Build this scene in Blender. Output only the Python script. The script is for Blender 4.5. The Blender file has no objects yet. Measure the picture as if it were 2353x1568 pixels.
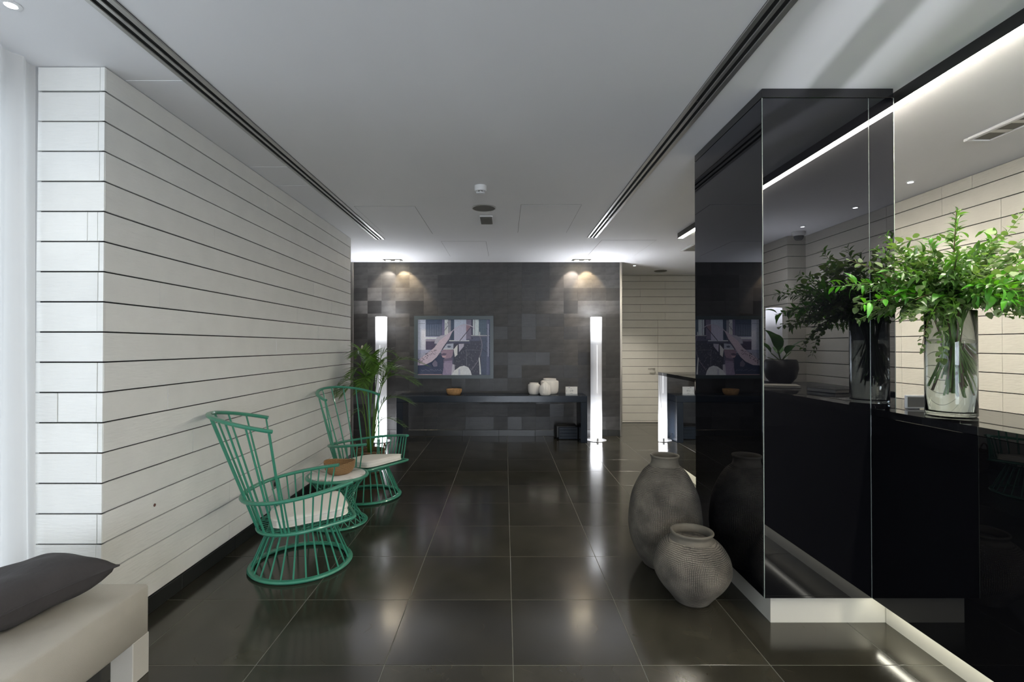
import bpy, bmesh, math, random
from mathutils import Vector, Matrix
rnd = random.Random(7)
PI = math.pi
sc = bpy.context.scene
COL = sc.collection

# ------------------------------------------------------------------ camera, world, exposure
F_PX, W_PX, H_PX = 1148.0, 2353.0, 1568.0
cam_d = bpy.data.cameras.new('camera')
cam = bpy.data.objects.new('camera', cam_d)
COL.objects.link(cam)
cam_d.sensor_fit = 'HORIZONTAL'
cam_d.sensor_width = 36.0
cam_d.lens = 36.0 * F_PX / W_PX
cam_d.shift_x = 16.5 / W_PX
cam_d.clip_start = 0.05
cam.location = (0, 0, 1.49)
cam.rotation_euler = (PI / 2 + math.atan(11 / F_PX), 0, 0)
sc.camera = cam
sc.view_settings.view_transform = 'Standard'
sc.view_settings.look = 'None'
sc.view_settings.gamma = 1.0
sc.view_settings.exposure = 0.08
sc.view_settings.use_curve_mapping = False
try:
    sc.cycles.use_denoising = True
    sc.cycles.sample_clamp_indirect = 6.0
    sc.cycles.max_bounces = 12
    sc.cycles.diffuse_bounces = 5
    sc.cycles.glossy_bounces = 5
    sc.cycles.transmission_bounces = 10
    sc.cycles.transparent_max_bounces = 12
except Exception:
    pass

world = bpy.data.worlds.new('world')
sc.world = world
world.use_nodes = True
wn = world.node_tree.nodes['Background']
wn.inputs[0].default_value = (0.62, 0.78, 1.0, 1)
wn.inputs[1].default_value = 1.0


def area(name, loc, rot, sx, sy, power, color):
    d = bpy.data.lights.new(name, 'AREA')
    d.shape = 'RECTANGLE'
    d.size, d.size_y = sx, sy
    d.energy, d.color = power, color
    o = bpy.data.objects.new(name, d)
    COL.objects.link(o)
    o.location, o.rotation_euler = loc, rot
    return o


def spot(name, loc, target, power, color, deg, blend=0.5, size=0.03):
    d = bpy.data.lights.new(name, 'SPOT')
    d.energy, d.color = power, color
    d.spot_size, d.spot_blend = math.radians(deg), blend
    d.shadow_soft_size = size
    o = bpy.data.objects.new(name, d)
    COL.objects.link(o)
    o.location = loc
    o.rotation_euler = (Vector(target) - Vector(loc)).to_track_quat('-Z', 'Y').to_euler()
    return o


# daylight through the curtained side window and the glazed front behind the camera
area('daylight_side_window', (-2.62, 0.05, 1.45), (0, -PI / 2, 0), 2.5, 4.6, 135, (0.78, 0.89, 1.0))
area('daylight_glazed_front', (0.45, -4.12, 1.35), (-PI / 2, 0, PI), 2.1, 2.4, 195, (0.84, 0.91, 1.0))
# unseen spot, added with a slim bar to streak the ceiling before the column
spot('added_streak_spot', (0.30, -5.2, 0.9), (1.60, 2.2, 2.873), 2600, (0.90, 0.93, 1.0), 5.2, 0.8, 0.005)
# recessed ceiling spots over the dark wall
for nm, x, tx, col, pw in (('left_spot_cool', -1.88, -2.00, (1.0, 0.90, 0.78), 70), ('left_spot_warm', -1.72, -1.56, (1.0, 0.76, 0.46), 90),
                           ('right_spot_cool', 1.15, 1.05, (1.0, 0.86, 0.74), 70), ('right_spot_warm', 1.31, 1.42, (1.0, 0.76, 0.46), 90)):
    spot(nm, (x, 8.02, 2.855), (tx + (tx - x) * 0.2, 8.50, 2.02), pw, col, 66, 0.45, 0.02)

# ------------------------------------------------------------------ helpers
def lin(c):
    return tuple(((v / 255) / 12.92 if v / 255 <= 0.04045 else (((v / 255) + 0.055) / 1.055) ** 2.4) for v in c) + (1,)


MATS = {}


def mat(name, col=(0.5, 0.5, 0.5), rough=0.5, metal=0.0, ior=1.5, emit=None, estr=0.0, noise=None, bump=None, rand=0.0, spec=None, trans=0.0, coat=0.0):
    """noise = (scale xyz, amount) multiplies colour; bump = (scale xyz, distance)"""
    m = bpy.data.materials.new(name)
    m.use_nodes = True
    nt = m.node_tree
    b = nt.nodes['Principled BSDF']
    c = tuple(col[:3]) + (1,)
    b.inputs['Base Color'].default_value = c
    b.inputs['Roughness'].default_value = rough
    b.inputs['Metallic'].default_value = metal
    b.inputs['IOR'].default_value = ior
    if spec is not None:
        b.inputs['Specular IOR Level'].default_value = spec
    if trans:
        b.inputs['Transmission Weight'].default_value = trans
    if coat:
        b.inputs['Coat Weight'].default_value = coat
        b.inputs['Coat Roughness'].default_value = 0.05
    if emit:
        b.inputs['Emission Color'].default_value = tuple(emit[:3]) + (1,)
        b.inputs['Emission Strength'].default_value = estr
    tc = None

    def coord(scale):
        nonlocal tc
        if tc is None:
            tc = nt.nodes.new('ShaderNodeTexCoord')
        mp = nt.nodes.new('ShaderNodeMapping')
        mp.inputs['Scale'].default_value = scale
        nt.links.new(tc.outputs['Object'], mp.inputs['Vector'])
        return mp.outputs[0]
    fac = None
    if noise:
        n = nt.nodes.new('ShaderNodeTexNoise')
        n.inputs['Scale'].default_value = 1.0
        n.inputs['Detail'].default_value = 5
        nt.links.new(coord(noise[0]), n.inputs['Vector'])
        mr = nt.nodes.new('ShaderNodeMapRange')
        mr.inputs['From Min'].default_value = 0.3
        mr.inputs['From Max'].default_value = 0.7
        mr.inputs['To Min'].default_value = 1 - noise[1]
        mr.inputs['To Max'].default_value = 1 + noise[1]
        nt.links.new(n.outputs['Fac'], mr.inputs['Value'])
        fac = mr.outputs[0]
    if rand:
        oi = nt.nodes.new('ShaderNodeObjectInfo')
        mr = nt.nodes.new('ShaderNodeMapRange')
        mr.inputs['To Min'].default_value = 1 - rand
        mr.inputs['To Max'].default_value = 1 + rand
        nt.links.new(oi.outputs['Random'], mr.inputs['Value'])
        if fac is None:
            fac = mr.outputs[0]
        else:
            mu = nt.nodes.new('ShaderNodeMath')
            mu.operation = 'MULTIPLY'
            nt.links.new(fac, mu.inputs[0])
            nt.links.new(mr.outputs[0], mu.inputs[1])
            fac = mu.outputs[0]
    if fac is not None:
        vm = nt.nodes.new('ShaderNodeVectorMath')
        vm.operation = 'SCALE'
        vm.inputs[0].default_value = c[:3]
        nt.links.new(fac, vm.inputs['Scale'])
        nt.links.new(vm.outputs[0], b.inputs['Base Color'])
    if bump:
        n = nt.nodes.new('ShaderNodeTexNoise')
        n.inputs['Scale'].default_value = 1.0
        n.inputs['Detail'].default_value = 6
        nt.links.new(coord(bump[0]), n.inputs['Vector'])
        bp = nt.nodes.new('ShaderNodeBump')
        bp.inputs['Strength'].default_value = 1.0
        bp.inputs['Distance'].default_value = bump[1]
        nt.links.new(n.outputs['Fac'], bp.inputs['Height'])
        nt.links.new(bp.outputs[0], b.inputs['Normal'])
    MATS[name] = m
    return m


class MB:
    """collects vertices and faces of one mesh"""

    def __init__(s):
        s.v, s.f, s.mi, s.uv = [], [], [], {}
        s.m = 0

    def add(s, vs, fs):
        o = len(s.v)
        s.v += [tuple(p) for p in vs]
        for f in fs:
            s.f.append(tuple(i + o for i in f))
            s.mi.append(s.m)
        return o

    def box(s, x0, x1, y0, y1, z0, z1):
        s.add([(x0, y0, z0), (x1, y0, z0), (x1, y1, z0), (x0, y1, z0), (x0, y0, z1), (x1, y0, z1), (x1, y1, z1), (x0, y1, z1)],
              [(0, 3, 2, 1), (4, 5, 6, 7), (0, 1, 5, 4), (1, 2, 6, 5), (2, 3, 7, 6), (3, 0, 4, 7)])
        return s

    def cbox(s, x0, x1, y0, y1, z0, z1, c):
        """box with all edges chamfered by c"""
        X, Y, Z = (x0, x1), (y0, y1), (z0, z1)
        vs, idx = [], {}
        for i in (0, 1):
            for j in (0, 1):
                for k in (0, 1):
                    sx, sy, sz = (1 if i == 0 else -1), (1 if j == 0 else -1), (1 if k == 0 else -1)
                    for ax in range(3):
                        p = [X[i] + sx * c, Y[j] + sy * c, Z[k] + sz * c]
                        p[ax] = (X[i], Y[j], Z[k])[ax]
                        idx[(i, j, k, ax)] = len(vs)
                        vs.append(tuple(p))
        fs = []
        for ax in range(3):
            o1, o2 = [a for a in range(3) if a != ax]
            for e in (0, 1):
                q = []
                for a, b in ((0, 0), (1, 0), (1, 1), (0, 1)):
                    k = [0, 0, 0]
                    k[ax], k[o1], k[o2] = e, a, b
                    q.append(idx[(k[0], k[1], k[2], ax)])
                fs.append(tuple(q))
        for ax in range(3):
            o1, o2 = [a for a in range(3) if a != ax]
            for a in (0, 1):
                for b in (0, 1):
                    k0, k1 = [0, 0, 0], [0, 0, 0]
                    k0[ax], k1[ax] = 0, 1
                    k0[o1] = k1[o1] = a
                    k0[o2] = k1[o2] = b
                    fs.append((idx[(*k0, o1)], idx[(*k1, o1)], idx[(*k1, o2)], idx[(*k0, o2)]))
        for i in (0, 1):
            for j in (0, 1):
                for k in (0, 1):
                    fs.append((idx[(i, j, k, 0)], idx[(i, j, k, 1)], idx[(i, j, k, 2)]))
        s.add(vs, fs)
        return s

    def slab(s, x0, x1, y0, y1, z0, z1, c, axis, sign):
        """box whose single visible face (axis, sign) is chamfered: a plank, tile or panel"""
        lo, hi = [x0, y0, z0], [x1, y1, z1]
        o1, o2 = [a for a in range(3) if a != axis]
        back, front = (lo[axis], hi[axis]) if sign > 0 else (hi[axis], lo[axis])
        mid = front - sign * c
        vs = []
        for lev, ins in ((back, 0), (mid, 0), (front, c)):
            for a, b in ((0, 0), (1, 0), (1, 1), (0, 1)):
                p = [0, 0, 0]
                p[axis] = lev
                p[o1] = (lo[o1] + ins) if a == 0 else (hi[o1] - ins)
                p[o2] = (lo[o2] + ins) if b == 0 else (hi[o2] - ins)
                vs.append(tuple(p))
        fs = [(0, 3, 2, 1), (8, 9, 10, 11)]
        for l in (0, 4):
            for i in range(4):
                j = (i + 1) % 4
                fs.append((l + i, l + j, l + 4 + j, l + 4 + i))
        s.add(vs, fs)
        return s

    def poly(s, pts):
        s.add(pts, [tuple(range(len(pts)))])
        return s

    def tube(s, pts, r, n=8, closed=False, ry=None, cap=True, up=None):
        """tube along pts; r number or list; ry = vertical radius for flat rails (with up)"""
        P = [Vector(p) for p in pts]
        N = len(P)
        R = r if isinstance(r, (list, tuple)) else [r] * N
        rings = []
        prev = None
        for i in range(N):
            if closed:
                t = P[(i + 1) % N] - P[i - 1]
            else:
                t = P[min(i + 1, N - 1)] - P[max(i - 1, 0)]
            t.normalize()
            if up is not None:
                u = Vector(up) - t * Vector(up).dot(t)
                u.normalize()
            elif prev is None:
                a = Vector((0, 0, 1)) if abs(t.z) < 0.9 else Vector((1, 0, 0))
                u = a - t * a.dot(t)
                u.normalize()
            else:
                u = prev - t * prev.dot(t)
                u.normalize()
            prev = u
            w = t.cross(u)
            ru = ry if ry is not None else R[i]
            rings.append([P[i] + u * (ru * math.sin(2 * PI * k / n)) + w * (R[i] * math.cos(2 * PI * k / n)) for k in range(n)])
        vs = [p for rg in rings for p in rg]
        fs = []
        for i in range(N if closed else N - 1):
            a, b = i * n, ((i + 1) % N) * n
            for k in range(n):
                k2 = (k + 1) % n
                fs.append((a + k, a + k2, b + k2, b + k))
        if not closed and cap:
            fs.append(tuple(range(n))[::-1])
            fs.append(tuple((N - 1) * n + k for k in range(n)))
        s.add(vs, fs)
        return s

    def lathe(s, prof, n=48, c=(0, 0, 0), rib=None, uvs=(1, 1)):
        """prof list of (r, z); rib = (count, depth)"""
        vs, fs = [], []
        for (r, z) in prof:
            for k in range(n):
                a = 2 * PI * k / n
                rr = r
                if rib and r > 0.01:
                    rr = r * (1 - rib[1] * (0.5 + 0.5 * math.cos(a * rib[0])))
                vs.append((c[0] + rr * math.cos(a), c[1] + rr * math.sin(a), c[2] + z))
        for i in range(len(prof) - 1):
            for k in range(n):
                k2 = (k + 1) % n
                fs.append((i * n + k, i * n + k2, (i + 1) * n + k2, (i + 1) * n + k))
        if prof[0][0] > 1e-5:
            fs.append(tuple(range(n))[::-1])
        if prof[-1][0] > 1e-5:
            fs.append(tuple((len(prof) - 1) * n + k for k in range(n)))
        s.add(vs, fs)
        return s

    def mesh(s, name, mats, smooth=False, angle=40):
        me = bpy.data.meshes.new(name)
        me.from_pydata(s.v, [], s.f)
        bm = bmesh.new()
        bm.from_mesh(me)
        bmesh.ops.recalc_face_normals(bm, faces=bm.faces)
        bm.to_mesh(me)
        bm.free()
        for m in (mats if isinstance(mats, (list, tuple)) else [mats]):
            me.materials.append(m)
        if any(s.mi):
            me.polygons.foreach_set('material_index', s.mi)
        if smooth:
            me.polygons.foreach_set('use_smooth', [True] * len(me.polygons))
            try:
                me.set_sharp_from_angle(angle=math.radians(angle))
            except Exception:
                pass
        me.update()
        return me

    def obj(s, name, mats, parent=None, smooth=False, loc=None, rotz=0, angle=40):
        return link(name, s.mesh(name, mats, smooth, angle), parent, loc, rotz)


def link(name, me, parent=None, loc=None, rotz=0):
    o = bpy.data.objects.new(name, me)
    COL.objects.link(o)
    if parent is not None:
        o.parent = parent
    if loc is not None:
        o.location = loc
    if rotz:
        o.rotation_euler = (0, 0, rotz)
    return o


def tag(o, label, cat, group=None):
    o['label'], o['category'] = label, cat
    if group:
        o['group'] = group
    return o


def thing(name, label, cat, loc=(0, 0, 0), rotz=0, group=None):
    o = link(name, None, None, loc, rotz)
    o.empty_display_size = 0.05
    return tag(o, label, cat, group)


def struct(o):
    o['kind'] = 'structure'
    return o


def sempty(name):
    return struct(link(name, None))


def dup(o, parent=None):
    c = o.copy()
    COL.objects.link(c)
    if parent is not None:
        c.parent = parent
    for ch in list(o.children):
        dup(ch, c)
    return c


# ------------------------------------------------------------------ materials
PAINT = mat('ceiling_paint', (0.80, 0.80, 0.82), 0.8, noise=((1.2, 0.6, 1), 0.03))
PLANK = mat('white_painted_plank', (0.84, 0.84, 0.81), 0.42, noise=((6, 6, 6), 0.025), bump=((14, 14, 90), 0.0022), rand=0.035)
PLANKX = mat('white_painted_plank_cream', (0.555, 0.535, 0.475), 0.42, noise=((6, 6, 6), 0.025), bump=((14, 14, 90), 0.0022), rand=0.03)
GAP = mat('shadow_gap', (0.008, 0.008, 0.009), 0.9)
WHITE = mat('white_plaster', (0.7, 0.7, 0.7), 0.8)
GROUT = mat('grey_grout', (0.115, 0.115, 0.095), 0.6)
BASE = mat('baseboard_tile', (0.02, 0.021, 0.02), 0.3, rand=0.15)
STEEL = mat('brushed_steel', (0.55, 0.53, 0.49), 0.32, metal=1.0)
ALU = mat('aluminium', (0.50, 0.50, 0.49), 0.35, metal=0.85)
BLACKM = mat('black_metal', (0.012, 0.012, 0.012), 0.4)
SLOT = mat('dark_slot', (0.006, 0.006, 0.006), 0.9)
CHROME = mat('chrome', (0.7, 0.7, 0.7), 0.12, metal=1.0)
GREEN = mat('green_lacquered_metal', lin((56, 131, 106))[:3], 0.3, coat=0.3)
CUSH = mat('off_white_cushion_fabric', (0.86, 0.81, 0.74), 0.9, bump=((260, 260, 260), 0.0015))
SOFA = mat('grey_linen', (0.50, 0.475, 0.42), 0.95, bump=((420, 420, 420), 0.0012), noise=((5, 5, 5), 0.06))
PILLOW = mat('charcoal_fabric', (0.040, 0.036, 0.036), 0.95, noise=((9, 9, 9), 0.12), bump=((30, 30, 30), 0.004))
CONSOLE = mat('black_lacquer', (0.011, 0.017, 0.027), 0.22, ior=1.45)
TOEK = mat('brushed_plinth', (0.62, 0.60, 0.53), 0.45, metal=0.3)
LEDM = mat('led_diffuser', (1, 1, 1), 0.5, emit=(1.0, 0.93, 0.80), estr=142.0)
LEDT = mat('toe_kick_led', (1, 1, 1), 0.5, emit=(1.0, 0.97, 0.80), estr=26.0)
BULB = mat('spot_bulb', (1, 1, 1), 0.5, emit=(1.0, 0.86, 0.62), estr=120.0)
DOWN = mat('downlight_lens', (1, 1, 1), 0.5, emit=(0.93, 0.97, 1.0), estr=40.0)
SOIL = mat('soil', (0.03, 0.022, 0.015), 0.95, noise=((40, 40, 40), 0.4))
PLASTIC = mat('white_plastic', (0.75, 0.75, 0.76), 0.4)
GREYP = mat('grey_grille', (0.14, 0.135, 0.12), 0.7)
CERAM = mat('matt_white_ceramic', (0.80, 0.76, 0.70), 0.7)
CLAYN = mat('grey_clay_rim', (0.115, 0.102, 0.080), 0.8, noise=((12, 12, 30), 0.15))
WOODB = mat('wooden_bowl', (0.42, 0.24, 0.10), 0.6, noise=((30, 30, 60), 0.25))
STEM = mat('green_stem', (0.10, 0.20, 0.03), 0.5)
STEMB = mat('brown_stem', (0.10, 0.06, 0.03), 0.6)
SCREEN = mat('dark_screen', (0.10, 0.10, 0.10), 0.15)
PAPER = mat('paper', (0.72, 0.71, 0.68), 0.8)
INK = mat('dark_ink', (0.04, 0.04, 0.045), 0.8)
INKB = mat('blue_ink', (0.10, 0.16, 0.32), 0.8)
ACRYL = mat('clear_acrylic', (0.9, 0.92, 0.92), 0.05, trans=0.6, ior=1.45)
SOCK = mat('grey_socket', (0.22, 0.22, 0.21), 0.4)


def dark_mirror(name, f0ior, rough, base=(0.004, 0.004, 0.005), tint=(1, 1, 1)):
    m = bpy.data.materials.new(name)
    m.use_nodes = True
    nt = m.node_tree
    b = nt.nodes['Principled BSDF']
    b.inputs['Base Color'].default_value = tuple(base) + (1,)
    b.inputs['Roughness'].default_value = 1.0
    b.inputs['Specular IOR Level'].default_value = 0.0
    g = nt.nodes.new('ShaderNodeBsdfGlossy')
    g.inputs['Roughness'].default_value = rough
    g.inputs['Color'].default_value = tuple(tint) + (1,)
    fr = nt.nodes.new('ShaderNodeFresnel')
    fr.inputs['IOR'].default_value = f0ior
    mx = nt.nodes.new('ShaderNodeMixShader')
    nt.links.new(fr.outputs[0], mx.inputs[0])
    nt.links.new(b.outputs[0], mx.inputs[1])
    nt.links.new(g.outputs[0], mx.inputs[2])
    nt.links.new(mx.outputs[0], nt.nodes['Material Output'].inputs[0])
    return m


PILLARG = dark_mirror('black_mirror_glass', 1.78, 0.0, tint=(0.92, 0.93, 1.0))
PILLARB = mat('black_glass_band', (0.012, 0.012, 0.013), 0.1)
COUNTERG = dark_mirror('black_counter_glass', 1.30, 0.005)
COUNTERT = dark_mirror('black_polished_worktop', 1.62, 0.015)
EDGEG = mat('glass_edge', (0.30, 0.34, 0.30), 0.2)


def glass(name, ior, tint):
    m = bpy.data.materials.new(name)
    m.use_nodes = True
    nt = m.node_tree
    g = nt.nodes.new('ShaderNodeBsdfGlass')
    g.inputs['IOR'].default_value = ior
    g.inputs['Color'].default_value = tuple(tint) + (1,)
    g.inputs['Roughness'].default_value = 0.0
    nt.links.new(g.outputs[0], nt.nodes['Material Output'].inputs[0])
    return m


GLASS = glass('clear_glass', 1.46, (0.97, 0.99, 0.98))
WATER = glass('water', 1.33, (0.985, 0.99, 0.975))


def pane_glass():
    m = bpy.data.materials.new('window_glass')
    m.use_nodes = True
    nt = m.node_tree
    t = nt.nodes.new('ShaderNodeBsdfTransparent')
    g = nt.nodes.new('ShaderNodeBsdfGlossy')
    g.inputs['Roughness'].default_value = 0.0
    fr = nt.nodes.new('ShaderNodeFresnel')
    mx = nt.nodes.new('ShaderNodeMixShader')
    nt.links.new(fr.outputs[0], mx.inputs[0])
    nt.links.new(t.outputs[0], mx.inputs[1])
    nt.links.new(g.outputs[0], mx.inputs[2])
    nt.links.new(mx.outputs[0], nt.nodes['Material Output'].inputs[0])
    return m


PANE = pane_glass()


def sheer():
    m = bpy.data.materials.new('sheer_curtain')
    m.use_nodes = True
    nt = m.node_tree
    d = nt.nodes.new('ShaderNodeBsdfDiffuse')
    d.inputs['Color'].default_value = (0.92, 0.90, 0.87, 1)
    t = nt.nodes.new('ShaderNodeBsdfTranslucent')
    t.inputs['Color'].default_value = (0.96, 0.95, 0.93, 1)
    tr = nt.nodes.new('ShaderNodeBsdfTransparent')
    m1 = nt.nodes.new('ShaderNodeMixShader')
    m1.inputs[0].default_value = 0.6
    m2 = nt.nodes.new('ShaderNodeMixShader')
    m2.inputs[0].default_value = 0.30
    nt.links.new(d.outputs[0], m1.inputs[1])
    nt.links.new(t.outputs[0], m1.inputs[2])
    nt.links.new(m1.outputs[0], m2.inputs[1])
    nt.links.new(tr.outputs[0], m2.inputs[2])
    nt.links.new(m2.outputs[0], nt.nodes['Material Output'].inputs[0])
    return m


SHEER = sheer()


def floor_stone():
    m = mat('polished_dark_stone', (0.030, 0.0275, 0.0195), 0.15, noise=((3, 3, 3), 0.35), rand=0.25)
    nt = m.node_tree
    b = nt.nodes['Principled BSDF']
    tc = nt.nodes.new('ShaderNodeTexCoord')
    n = nt.nodes.new('ShaderNodeTexNoise')
    n.inputs['Scale'].default_value = 5
    n.inputs['Detail'].default_value = 6
    mr = nt.nodes.new('ShaderNodeMapRange')
    mr.inputs['To Min'].default_value = 0.11
    mr.inputs['To Max'].default_value = 0.20
    nt.links.new(tc.outputs['Object'], n.inputs['Vector'])
    nt.links.new(n.outputs['Fac'], mr.inputs['Value'])
    nt.links.new(mr.outputs[0], b.inputs['Roughness'])
    # thin pale veins
    v = nt.nodes.new('ShaderNodeTexVoronoi')
    v.feature = 'DISTANCE_TO_EDGE'
    v.inputs['Scale'].default_value = 2.3
    n2 = nt.nodes.new('ShaderNodeTexNoise')
    n2.inputs['Scale'].default_value = 2.0
    n2.inputs['Detail'].default_value = 4
    mixv = nt.nodes.new('ShaderNodeVectorMath')
    mixv.operation = 'ADD'
    nt.links.new(tc.outputs['Object'], n2.inputs['Vector'])
    nt.links.new(tc.outputs['Object'], mixv.inputs[0])
    nt.links.new(n2.outputs['Color'], mixv.inputs[1])
    nt.links.new(mixv.outputs[0], v.inputs['Vector'])
    cr = nt.nodes.new('ShaderNodeMapRange')
    cr.inputs['From Min'].default_value = 0.0
    cr.inputs['From Max'].default_value = 0.006
    cr.inputs['To Min'].default_value = 0.35
    cr.inputs['To Max'].default_value = 0.0
    nt.links.new(v.outputs['Distance'], cr.inputs['Value'])
    n3 = nt.nodes.new('ShaderNodeMapRange')
    n3.inputs['From Min'].default_value = 0.52
    n3.inputs['From Max'].default_value = 0.66
    nt.links.new(n.outputs['Fac'], n3.inputs['Value'])
    mu = nt.nodes.new('ShaderNodeMath')
    mu.operation = 'MULTIPLY'
    nt.links.new(cr.outputs[0], mu.inputs[0])
    nt.links.new(n3.outputs[0], mu.inputs[1])
    mx = nt.nodes.new('ShaderNodeMixRGB')
    old = b.inputs['Base Color'].links[0].from_socket
    nt.links.new(mu.outputs[0], mx.inputs[0])
    nt.links.new(old, mx.inputs[1])
    mx.inputs[2].default_value = (0.16, 0.13, 0.08, 1)
    nt.links.new(mx.outputs[0], b.inputs['Base Color'])
    return m


STONE = floor_stone()


def leather_tile():
    m = mat('dark_leather_tile', (0.033, 0.032, 0.031), 0.42, noise=((5, 5, 11), 0.38), rand=0.5, bump=((16, 16, 36), 0.0016))
    nt = m.node_tree
    b = nt.nodes['Principled BSDF']
    oi = nt.nodes.new('ShaderNodeObjectInfo')
    mr = nt.nodes.new('ShaderNodeMapRange')
    mr.inputs['To Min'].default_value = 0.35
    mr.inputs['To Max'].default_value = 0.58
    nt.links.new(oi.outputs['Random'], mr.inputs['Value'])
    nt.links.new(mr.outputs[0], b.inputs['Roughness'])
    return m


LEATHER = leather_tile()


def marble():
    m = mat('white_marble', (0.72, 0.70, 0.66), 0.2)
    nt = m.node_tree
    b = nt.nodes['Principled BSDF']
    tc = nt.nodes.new('ShaderNodeTexCoord')
    n = nt.nodes.new('ShaderNodeTexNoise')
    n.inputs['Scale'].default_value = 7
    n.inputs['Detail'].default_value = 8
    n.inputs['Distortion'].default_value = 1.5
    r = nt.nodes.new('ShaderNodeValToRGB')
    e = r.color_ramp.elements
    e[0].position, e[0].color = 0.30, (0.35, 0.31, 0.27, 1)
    e[1].position, e[1].color = 0.46, (0.74, 0.72, 0.68, 1)
    nt.links.new(tc.outputs['Object'], n.inputs['Vector'])
    nt.links.new(n.outputs['Fac'], r.inputs[0])
    nt.links.new(r.outputs[0], b.inputs['Base Color'])
    return m


MARBLE = marble()


def crosshatch():
    """scratched clay: two wave systems around the pot carve a net of fine grooves"""
    m = mat('scratched_clay', (0.21, 0.19, 0.155), 0.9)
    nt = m.node_tree
    b = nt.nodes['Principled BSDF']
    tc = nt.nodes.new('ShaderNodeTexCoord')
    sep = nt.nodes.new('ShaderNodeSeparateXYZ')
    nt.links.new(tc.outputs['Object'], sep.inputs[0])
    at = nt.nodes.new('ShaderNodeMath')
    at.operation = 'ARCTAN2'
    nt.links.new(sep.outputs[1], at.inputs[0])
    nt.links.new(sep.outputs[0], at.inputs[1])
    n = nt.nodes.new('ShaderNodeTexNoise')
    n.inputs['Scale'].default_value = 14
    n.inputs['Detail'].default_value = 5
    nt.links.new(tc.outputs['Object'], n.inputs['Vector'])
    hs = []
    for src, freq, wob in ((at.outputs[0], 140, 13.0), (sep.outputs[2], 760, 16.0)):
        mu = nt.nodes.new('ShaderNodeMath')
        mu.operation = 'MULTIPLY'
        mu.inputs[1].default_value = freq
        nt.links.new(src, mu.inputs[0])
        wb = nt.nodes.new('ShaderNodeMath')
        wb.operation = 'MULTIPLY_ADD'
        wb.inputs[1].default_value = wob
        nt.links.new(n.outputs['Fac'], wb.inputs[0])
        nt.links.new(mu.outputs[0], wb.inputs[2])
        sn = nt.nodes.new('ShaderNodeMath')
        sn.operation = 'SINE'
        nt.links.new(wb.outputs[0], sn.inputs[0])
        hs.append(sn.outputs[0])
    mn = nt.nodes.new('ShaderNodeMath')
    mn.operation = 'MINIMUM'
    nt.links.new(hs[0], mn.inputs[0])
    nt.links.new(hs[1], mn.inputs[1])
    mr = nt.nodes.new('ShaderNodeMapRange')
    mr.inputs['From Min'].default_value = -1.0
    mr.inputs['From Max'].default_value = 0.1
    nt.links.new(mn.outputs[0], mr.inputs['Value'])
    nf = nt.nodes.new('ShaderNodeTexNoise')
    nf.inputs['Scale'].default_value = 9
    nf.inputs['Detail'].default_value = 4
    nt.links.new(tc.outputs['Object'], nf.inputs['Vector'])
    fr = nt.nodes.new('ShaderNodeMapRange')
    fr.inputs['From Min'].default_value = 0.45
    fr.inputs['From Max'].default_value = 0.72
    fr.inputs['To Max'].default_value = 0.40
    nt.links.new(nf.outputs['Fac'], fr.inputs['Value'])
    mxw = nt.nodes.new('ShaderNodeMath')
    mxw.operation = 'MAXIMUM'
    nt.links.new(mr.outputs[0], mxw.inputs[0])
    nt.links.new(fr.outputs[0], mxw.inputs[1])
    mr = mxw
    bp = nt.nodes.new('ShaderNodeBump')
    bp.inputs['Distance'].default_value = 0.006
    bp.inputs['Strength'].default_value = 1.0
    nt.links.new(mr.outputs[0], bp.inputs['Height'])
    nt.links.new(bp.outputs[0], b.inputs['Normal'])
    n2 = nt.nodes.new('ShaderNodeTexNoise')
    n2.inputs['Scale'].default_value = 6
    n2.inputs['Detail'].default_value = 6
    nt.links.new(tc.outputs['Object'], n2.inputs['Vector'])
    m2 = nt.nodes.new('ShaderNodeMapRange')
    m2.inputs['From Min'].default_value = 0.3
    m2.inputs['From Max'].default_value = 0.7
    m2.inputs['To Min'].default_value = 0.40
    m2.inputs['To Max'].default_value = 1.35
    nt.links.new(n2.outputs['Fac'], m2.inputs['Value'])
    m3 = nt.nodes.new('ShaderNodeMapRange')
    m3.inputs['To Min'].default_value = 0.18
    m3.inputs['To Max'].default_value = 1.0
    nt.links.new(mr.outputs[0], m3.inputs['Value'])
    mm = nt.nodes.new('ShaderNodeMath')
    mm.operation = 'MULTIPLY'
    nt.links.new(m2.outputs[0], mm.inputs[0])
    nt.links.new(m3.outputs[0], mm.inputs[1])
    vm = nt.nodes.new('ShaderNodeVectorMath')
    vm.operation = 'SCALE'
    vm.inputs[0].default_value = (0.262, 0.233, 0.186)
    nt.links.new(mm.outputs[0], vm.inputs['Scale'])
    nt.links.new(vm.outputs[0], b.inputs['Base Color'])
    return m


CLAY = crosshatch()


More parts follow.
